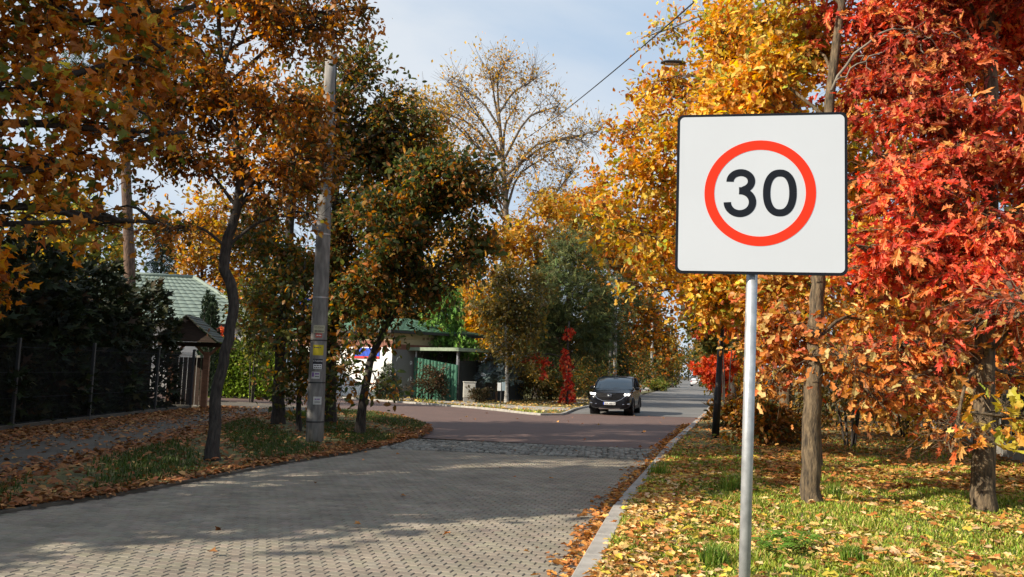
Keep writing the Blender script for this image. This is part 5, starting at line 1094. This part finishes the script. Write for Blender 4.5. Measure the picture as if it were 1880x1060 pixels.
crown('oak_tree', 'golden tree far along the right of the road', 110, 1310, [B(1300, 610, 20, 110, 28), B(1312, 650, 20, 110, 24), B(1320, 580, 30, 110, 40), B(1290, 640, 12, 110, 20)], GLD+ORA, 3600, 308, size=.42)
crown('oak_tree', 'distant olive tree closing the right end of the road', 190, 1275, [B(1280, 660, 10, 190, 14), B(1290, 640, 12, 190, 24), B(1300, 665, 14, 190, 18)], OLV, 2200, 309, size=.6)
crown('birch_tree', 'white stemmed birch with olive brown leaves before the dark garden', 45, 931, [B(900, 570, 45, 45, 40), B(945, 560, 50, 45, 50), B(930, 500, 40, 45, 40), B(970, 610, 40, 45, 40), B(920, 630, 40, 45, 30), B(985, 540, 35, 45, 40), B(955, 660, 35, 45, 25)], OLV, 6500, 310, size=.2, bark=BIRCHB, rad=.11)
crown('maple_tree', 'bright yellow maple above the green shelter', 56, 880, [B(875, 590, 32, 56, 28), B(905, 560, 32, 56, 30), B(860, 560, 30, 56, 25), B(890, 625, 26, 56, 22), B(925, 600, 25, 56, 25)], [((.62, .38, .04), 4), ((.6, .3, .03), 2)], 4000, 311, size=.3)
crown('tree', 'tawny tree behind the weeping conifer', 66, 770, [B(760, 540, 60, 66, 50), B(720, 580, 50, 66, 45), B(800, 500, 60, 66, 45), B(840, 530, 45, 66, 45), B(680, 560, 50, 66, 60), B(760, 610, 40, 66, 35), B(850, 620, 40, 66, 40)], OLV+BRO+GLD, 7000, 312, size=.36)
c = at(1046, 600, 48)
crown('pine_tree', 'dark green pine with red creeper on its trunk', 48, 1042, [B(1000, 560, 50, 48, 35), B(1070, 540, 55, 48, 40), B(1040, 500, 50, 48, 30), B(1100, 600, 45, 48, 30), B(990, 620, 50, 48, 28), B(1085, 640, 45, 48.5, 28), B(1030, 590, 45, 48.6, 28), B(1120, 560, 35, 48, 35), B(1050, 450, 40, 48, 30), B(960, 590, 35, 48, 30)], [((.09, .12, .04), 4), ((.16, .17, .055), 2.5), ((.045, .06, .024), 3)], 7000, 313, T=T_TUFT, size=.36, bark=PINEB, top=1046, lmat=NEEDLE)
# red creeper on the pine
r = np.random.default_rng(55); n = 620; f = r.uniform(size=n); ctr = at(1040, 727, 45.6); ctr[2] = 0; zt = at(1042, 590, 45.6)[2]
cre = empty('red_creeper', ctr, 0, 'scarlet creeper climbing the pine trunk behind the black car', 'climbing plant')
wd_ = .36*(1-f*.55)*(1+.4*np.sin(f*17)); a_ = r.uniform(0, 2*math.pi, n)
P = np.c_[np.cos(a_)*wd_*r.uniform(.6, 1, n)+.12*np.sin(f*8), np.sin(a_)*wd_*r.uniform(.6, 1, n), f*zt]; P = P[(f < .62) | (np.sin(f*24) > -.1)]
P2 = np.c_[r.normal(-1.75, .4, 170), r.normal(-.2, .3, 170), 0*r.uniform(size=170)]; P2[:, 2] = 2.55-np.abs(P2[:, 0]+1.75)*.4+r.normal(0, .1, 170); P3 = np.c_[r.normal(-1.32, .1, 110), r.normal(-.3, .15, 110), r.uniform(1.35, 2.5, 110)][:60]
P = np.vstack([P, P2, P3]); n = len(P)
leaves_obj('foliage', P, unit(r.normal(size=(n, 3))*.6+[-.3, -.5, -.5]), unit(r.normal(size=(n, 3))*.5+[-.8, -.6, .4]), .2*r.uniform(.7, 1.3, n), T_MAPLE, palette([((.75, .07, .04), 4), ((.82, .2, .08), 3), ((.45, .03, .02), 2)], n, r, .35), LEAF, cre)
MB().tube(smooth_path([(0, 0, 0), (.1, -.1, 1.5), (0, 0, 3), (.05, 0, zt)], 10), .05, 6).build('stem', BARKD, cre, True)
MB().tube(smooth_path([(0, 0, 2.3), (-.8, -.1, 2.75), (-1.75, -.2, 2.6), (-2.2, -.2, 2.4)], 8), .035, 5).build('stem', BARKD, cre, True)
# conifers and garden shrubs there
wb_ = at(812, 640, 49); wb_[2] = 0
wpc = empty('weeping_conifer', wb_, 0, 'weeping bright green conifer rising over the green shelter', 'tree'); r = np.random.default_rng(61)
tubes = [(np.array([(0, 0, 0), (.1, 0, 4), (0, 0, 6.6)]), np.array([.14, .1, .03]), 8)]; P = []; A = []
for k in range(46):
    a_ = r.uniform(0, 2*math.pi); z = r.uniform(2.9, 6.6); l = (1.55 if z < 5.5 else 1.0)*r.uniform(.5, 1.1); d = np.array([math.cos(a_), math.sin(a_), 0]); hang = r.uniform(.8, 1.7)
    p = smooth_path([(0, 0, z), d*l*.6+[0, 0, z+.25], d*l+[0, 0, z-.1], d*l*1.08+[0, 0, z-.1-hang]], 10); tubes.append((p, np.linspace(.03, .008, 10), 4)); m = 95
    i_ = r.integers(3, 10, m); P.append(p[i_]+r.normal(size=(m, 3))*.09); A.append(unit(r.normal(size=(m, 3))*.35+[0, 0, -1]+d*.2))
for k in range(14):
    a_ = r.uniform(-.9, .9); l = r.uniform(1.4, 2.6); d = np.array([math.cos(a_), -abs(math.sin(a_)), 0]); z = r.uniform(2.7, 3.7); p = smooth_path([(0, 0, z), d*l*.6+[0, 0, z+.2], d*l+[0, 0, z-.3]], 8); tubes.append((p, np.linspace(.03, .008, 8), 4)); m = 100
    i_ = r.integers(2, 8, m); P.append(p[i_]+r.normal(size=(m, 3))*.14); A.append(unit(r.normal(size=(m, 3))*.4+[0, 0, -.9]+d*.3))
V, F = merge_tubes(tubes); link('trunk', mesh_np('trunk', V, F, PINEB), wpc); P = np.vstack(P); A = np.vstack(A); n = len(P)
leaves_obj('crown', P, A, unit(r.normal(size=(n, 3))+[0, -.5, 0]), .32*r.uniform(.6, 1.3, n), T_SPRAY, palette([((.12, .24, .035), 4), ((.17, .3, .05), 2), ((.06, .13, .025), 3)], n, r), NEEDLE, wpc)
b = at(912, 700, 46); b[2] = 0
conifer('blue_spruce', 'blue grey spruce between the shelter and the birch', b, at(905, 628, 46)[2], 1.15, [((.2, .27, .28), 4), ((.3, .36, .36), 2), ((.12, .17, .18), 2)], 62, 14, 9, .26, T_TUFT, z0=.38, droop=.12, dens=26)
b = at(712, 700, 43.5); b[2] = 0
conifer('small_spruce', 'small dark spruce in front of the graffiti wall', b, at(712, 665, 43.5)[2], .95, [((.05, .08, .04), 4), ((.09, .12, .06), 2)], 63, 14, 9, .22, T_TUFT, droop=.3, dens=20)
b = at(370, 700, 36); b[2] = 0
for k, (dx, hh_) in enumerate([(0, 0)]):
    bb = b.copy(); r = np.random.default_rng(64); yw = empty('columnar_yew', bb, 0, 'dark columnar yew between the canopy and the green roof', 'tree'); P = []; A = []; tubes = []
    for q in range(9):
        o = np.array([r.uniform(-.45, .45), r.uniform(-.4, .4), 0]); h_ = at(370, 528+abs(o[0])*70+r.uniform(0, 14), 36)[2]; tubes.append((np.array([o*.3, o+[0, 0, h_*.5], o*1.15+[0, 0, h_]]), np.array([.05, .04, .01]), 5)); m = 420
        z = r.uniform(.05, 1, m)*h_; w_ = .21*(1.05-(z/h_)**4); a_ = r.uniform(0, 6.28, m); P.append(np.c_[o[0]+np.cos(a_)*w_, o[1]+np.sin(a_)*w_, z]); A.append(unit(np.c_[np.cos(a_)*.5, np.sin(a_)*.5, np.ones(m)*1.2]+r.normal(size=(m, 3))*.25))
    V, F = merge_tubes(tubes); link('trunk', mesh_np('trunk', V, F, BARKD), yw); P = np.vstack(P); A = np.vstack(A); n = len(P)
    leaves_obj('crown', P, A, unit(r.normal(size=(n, 3))), .2*r.uniform(.7, 1.3, n), T_SPRAY, palette([((.022, .04, .02), 4), ((.04, .06, .03), 2)], n, r), NEEDLE, yw)
SB = [(790, 705, 44.6, 1.05, .95, [((.06, .04, .02), 3), ((.12, .06, .025), 2), ((.04, .04, .02), 2)], .13, 'dark brown shrub under the shelter roof edge'), (975, 690, 50, 1.5, 1.2, OLV, .17, 'olive shrub between the birch and the creeper'), (1010, 705, 51, 1.2, .8, DKG, .17, 'dark shrub left of the red creeper'), (1085, 690, 53, 1.8, 1.5, DKG, .17, 'dark shrub right of the red creeper behind the black car'), (1120, 660, 66, 2.5, 2.4, DKG, .22, 'dark bushes behind the twin pole'), (1165, 680, 78, 2.4, 1.9, DKG, .24, 'dark bushes at the left of the far road'), (1207, 706, 92, 1.4, .6, [((.12, .17, .03), 3), ((.3, .25, .05), 2)], .2, 'low clipped green bush at the edge of the far road'), (1215, 680, 125, 3, 2.6, DKG, .36, 'distant dark bush on the left of the far road'), (1330, 690, 60, 1.6, 1.6, YEL, .24, 'yellow bush on the right beyond the lamp post'), (1312, 690, 125, 2.2, 2.0, DKG, .36, 'distant dark bush on the right of the far road'), (470, 590, 36, 1.3, 2.4, [((.12, .13, .02), 4), ((.2, .17, .03), 2), ((.06, .08, .02), 2)], .18, 'yellow green bush right of the crooked trunk'), (882, 724, 43.5, .55, .32, [((.09, .06, .03), 3), ((.06, .06, .025), 2)], .1, 'low brown plants beside the utility cabinet'), (408, 625, 41.6, .5, .5, RED, .14, 'small red bush above the bright hedge')]
for i, (px, py, Y, R1, R2, pal, sz, lab) in enumerate(SB):
    c = at(px, py, Y); c[2] = max(c[2], R2*.85); bush('shrub', lab, c, (R1, R1*.9, R2), pal, T_FAR if Y > 60 else T_SIMPLE, sz, 2400, 330+i)
# --- background on the left
t = grounded(36, (243, 640), (238, 500), (234, 400), (230, 250), (228, 100), (226, -40))
tree('pine_tree', 'pine with a tall brown trunk behind the conifer hedge', t, [.27, .24, .22, .2, .15, .06],
     [B(220, 60, 110, 36, 60), B(290, 130, 80, 36, 50), B(160, 140, 80, 36, 50), B(240, -60, 130, 36, 70), B(240, 200, 60, 36, 35)], GRN_, T_TUFT, .3, 3500, 401, PINEB, lmat=NEEDLE, n2=8, n3=6, twig=.6, spread=.3, min_t=.55)
crown('tree', 'sunny yellow green tree behind the hedge at the far left', 50, 110, [B(110, 370, 50, 50, 40), B(180, 400, 45, 50, 40), B(215, 450, 40, 50, 50), B(60, 430, 60, 50, 45), B(140, 440, 60, 50, 45), B(100, 500, 90, 50, 40), B(30, 500, 50, 50, 40), B(170, 480, 40, 50, 40)], GLD+[((.3, .33, .08), 5), ((.2, .24, .06), 2)], 8500, 402, size=.3)
crown('tree', 'golden tree behind the green roof', 62, 370, [B(370, 440, 60, 62, 45), B(330, 470, 45, 62, 45), B(300, 420, 40, 62, 40), B(400, 385, 50, 62, 36), B(480, 400, 50, 62, 45), B(420, 430, 60, 62, 50), B(470, 480, 60, 62, 55), B(390, 510, 60, 62, 40), B(440, 540, 50, 62, 50), B(520, 500, 50, 62, 60)], GLD+[((.55, .24, .05), 3)], 8500, 403, size=.34)
b = at(285, 640, 52); b[2] = 0
conifer('spruce_tree', 'dark blue green spruce between the pine trunk and the green roof', b, at(280, 400, 52)[2], 2.2, [((.04, .07, .04), 4), ((.07, .1, .06), 2)], 404, 24, 10, .5, T_TUFT, droop=.3, dens=9)
b = at(205, 640, 56); b[2] = 0
conifer('spruce_tree', 'dark spruce left of the pine trunk', b, at(200, 420, 56)[2], 2.4, [((.04, .06, .03), 4), ((.06, .08, .04), 2)], 405, 24, 10, .5, T_TUFT, droop=.3, dens=9)
# far woodland that reads as one mass
r = np.random.default_rng(77); P = []; A = []; C = []; tubes = []
def wood(x, y, h, rad, pal, n):
    tubes.append((np.array([(x, y, 0), (x, y, h*.5), (x, y, h*.9)]), np.array([.25, .18, .04]), 5)); bl = std_blobs(h, rad, 8, int(r.integers(1e6)), .15)
    for c_, R_, _ in bl:
        m = n//9; u = unit(r.normal(size=(m, 3)))*(r.uniform(.3, 1, (m, 1))**.5); P.append(np.array([x, y, 0])+c_+u*R_*1.05); A.append(unit(u+r.normal(size=(m, 3))*.6)); C.append(palette(pal, m, r))
for i in range(26):
    b_ = math.radians(-44+i*1.95+r.uniform(-.5, .5))
    d_ = r.uniform(82, 105); x, y = d_*math.sin(b_), d_*math.cos(b_)
    if abs(x-XR(y)+3.2) < 8: continue
    wood(x, y, r.uniform(8, 13) if b_ < -.1 else r.uniform(7, 11), r.uniform(3, 4.5), [GLD, OLV, DKG, ORA, GRN_][i % 5], 620)
for i in range(13):
    y = 24+i*7.5; wood(XR(y)+r.uniform(10, 14)+i*.8, y+r.uniform(-2, 2), r.uniform(9, 14), r.uniform(3, 4), [OLV, DKB, ORA, DKG][i % 4], 900)
for i in range(9):
    y = 120+i*26; wood(XF(y)-r.uniform(6, 9), y, r.uniform(8, 12), 4, [OLV, ORA, GLD][i % 3], 420); wood(XR(y)+r.uniform(5, 8), y, r.uniform(8, 12), 4, [OLV, GLD, DKG][i % 3], 420)
for i in range(7): wood(66+i*6-6, 330, 14, 6, OLV+GRN_, 1200)
P = np.vstack(P); A = np.vstack(A); C = np.vstack(C); n = len(P)
wr = empty('woodland', (0, 0, 0), 0, 'autumn woodland closing the view behind the gardens', 'woodland'); wr['kind'] = 'stuff'
V, F = merge_tubes(tubes); link('trunks', mesh_np('trunks', V, F, BARKD), wr, 'stuff')
leaves_obj('foliage', P, A, unit(r.normal(size=(n, 3))+[0, 0, .6]), np.where(P[:, 1] > 70, .75, .5)*r.uniform(.7, 1.3, n), T_FAR, C, LEAF, wr)

# ---------------- small things on the ground
PAPER = mat('scrap_paper', (.75, .76, .78), .6)
for px, py, lab, s in ((1726, 872, 'white paper scrap lying in the leaves near the red oak', .14), (1742, 874, 'smaller white scrap next to the first one', .09), (1511, 860, 'white scrap beside the near oak trunk', .11), (1562, 795, 'pale scrap far back between the oaks', .15)):
    p = gnd(px, py, .08); r = np.random.default_rng(px); n = 4; gx_, gy_ = np.meshgrid(np.linspace(-.5, .5, n), np.linspace(-.35, .35, n)); V = np.c_[gx_.ravel()*s, gy_.ravel()*s, np.abs(r.normal(0, .22, n*n))*s]
    o = MB().add(V, [(i*n+j, i*n+j+1, (i+1)*n+j+1, (i+1)*n+j) for i in range(n-1) for j in range(n-1)]).build('paper_scrap', PAPER); o.location = (p[0], p[1], zverge(p[0], p[1])+.03); o.rotation_euler = (.2, .1, px); tag(o, lab, 'litter')
def fern(px, py, label, s, seed, pal, nf=9):
    p = gnd(px, py, .08); r = np.random.default_rng(seed); root = empty('fern', (p[0], p[1], zverge(p[0], p[1])), 0, label, 'plant')
    for k in range(nf):
        a_ = k*2*math.pi/nf+r.uniform(-.3, .3); d = np.array([math.cos(a_), math.sin(a_), 0]); l = s*r.uniform(.7, 1.1); sp = smooth_path([(0, 0, 0), d*l*.5+[0, 0, l*.5], d*l+[0, 0, l*.3]], 14); sd = np.array([-d[1], d[0], 0])
        P, A = [], []
        for q in range(2, 14):
            for sg in (-1, 1): P.append(sp[q]); A.append(sd*sg+d*.45+[0, 0, .05])
        m = len(P); w_ = l*.3*np.repeat(np.sin(np.linspace(.35, 3.0, 12)), 2)
        leaves_obj('frond', np.array(P), np.array(A), np.tile([0, 0, 1.], (m, 1)), w_, T_SIMPLE, palette(pal, m, r, .1), GRASSM, root)
FP = [((.12, .24, .03), 3), ((.17, .29, .04), 2)]
fern(1462, 1012, 'bright green fern in the grass right of the sign pole', .34, 71, FP, 11)
fern(1420, 1020, 'smaller fern close to the sign pole', .26, 72, FP)
def tuft(px, py, label, s, seed, n=130):
    p = gnd(px, py, .06); r = np.random.default_rng(seed); Pp = np.array([[p[0], p[1]]])+np.clip(r.normal(0, s*.33, (n, 2)), -s*.7, s*.7); o = grass('grass_tuft', Pp, zverge(Pp[:, 0], Pp[:, 1]), s, [((.12, .21, .025), 4), ((.2, .24, .04), 2)], seed, label, .006); o['category'] = 'plant'; o['kind'] = 'thing'
tuft(1310, 1035, 'tall grass tuft left of the sign pole', .17, 81, 260); tuft(1560, 1040, 'tall grass tuft right of the fern', .15, 82, 200); tuft(1345, 905, 'grass tuft at the shadow edge left of the pole', .22, 83); tuft(1530, 915, 'grass tuft at the foot of the near oak', .22, 84); tuft(1210, 875, 'dark weeds sprouting at the kerb edge', .25, 85)
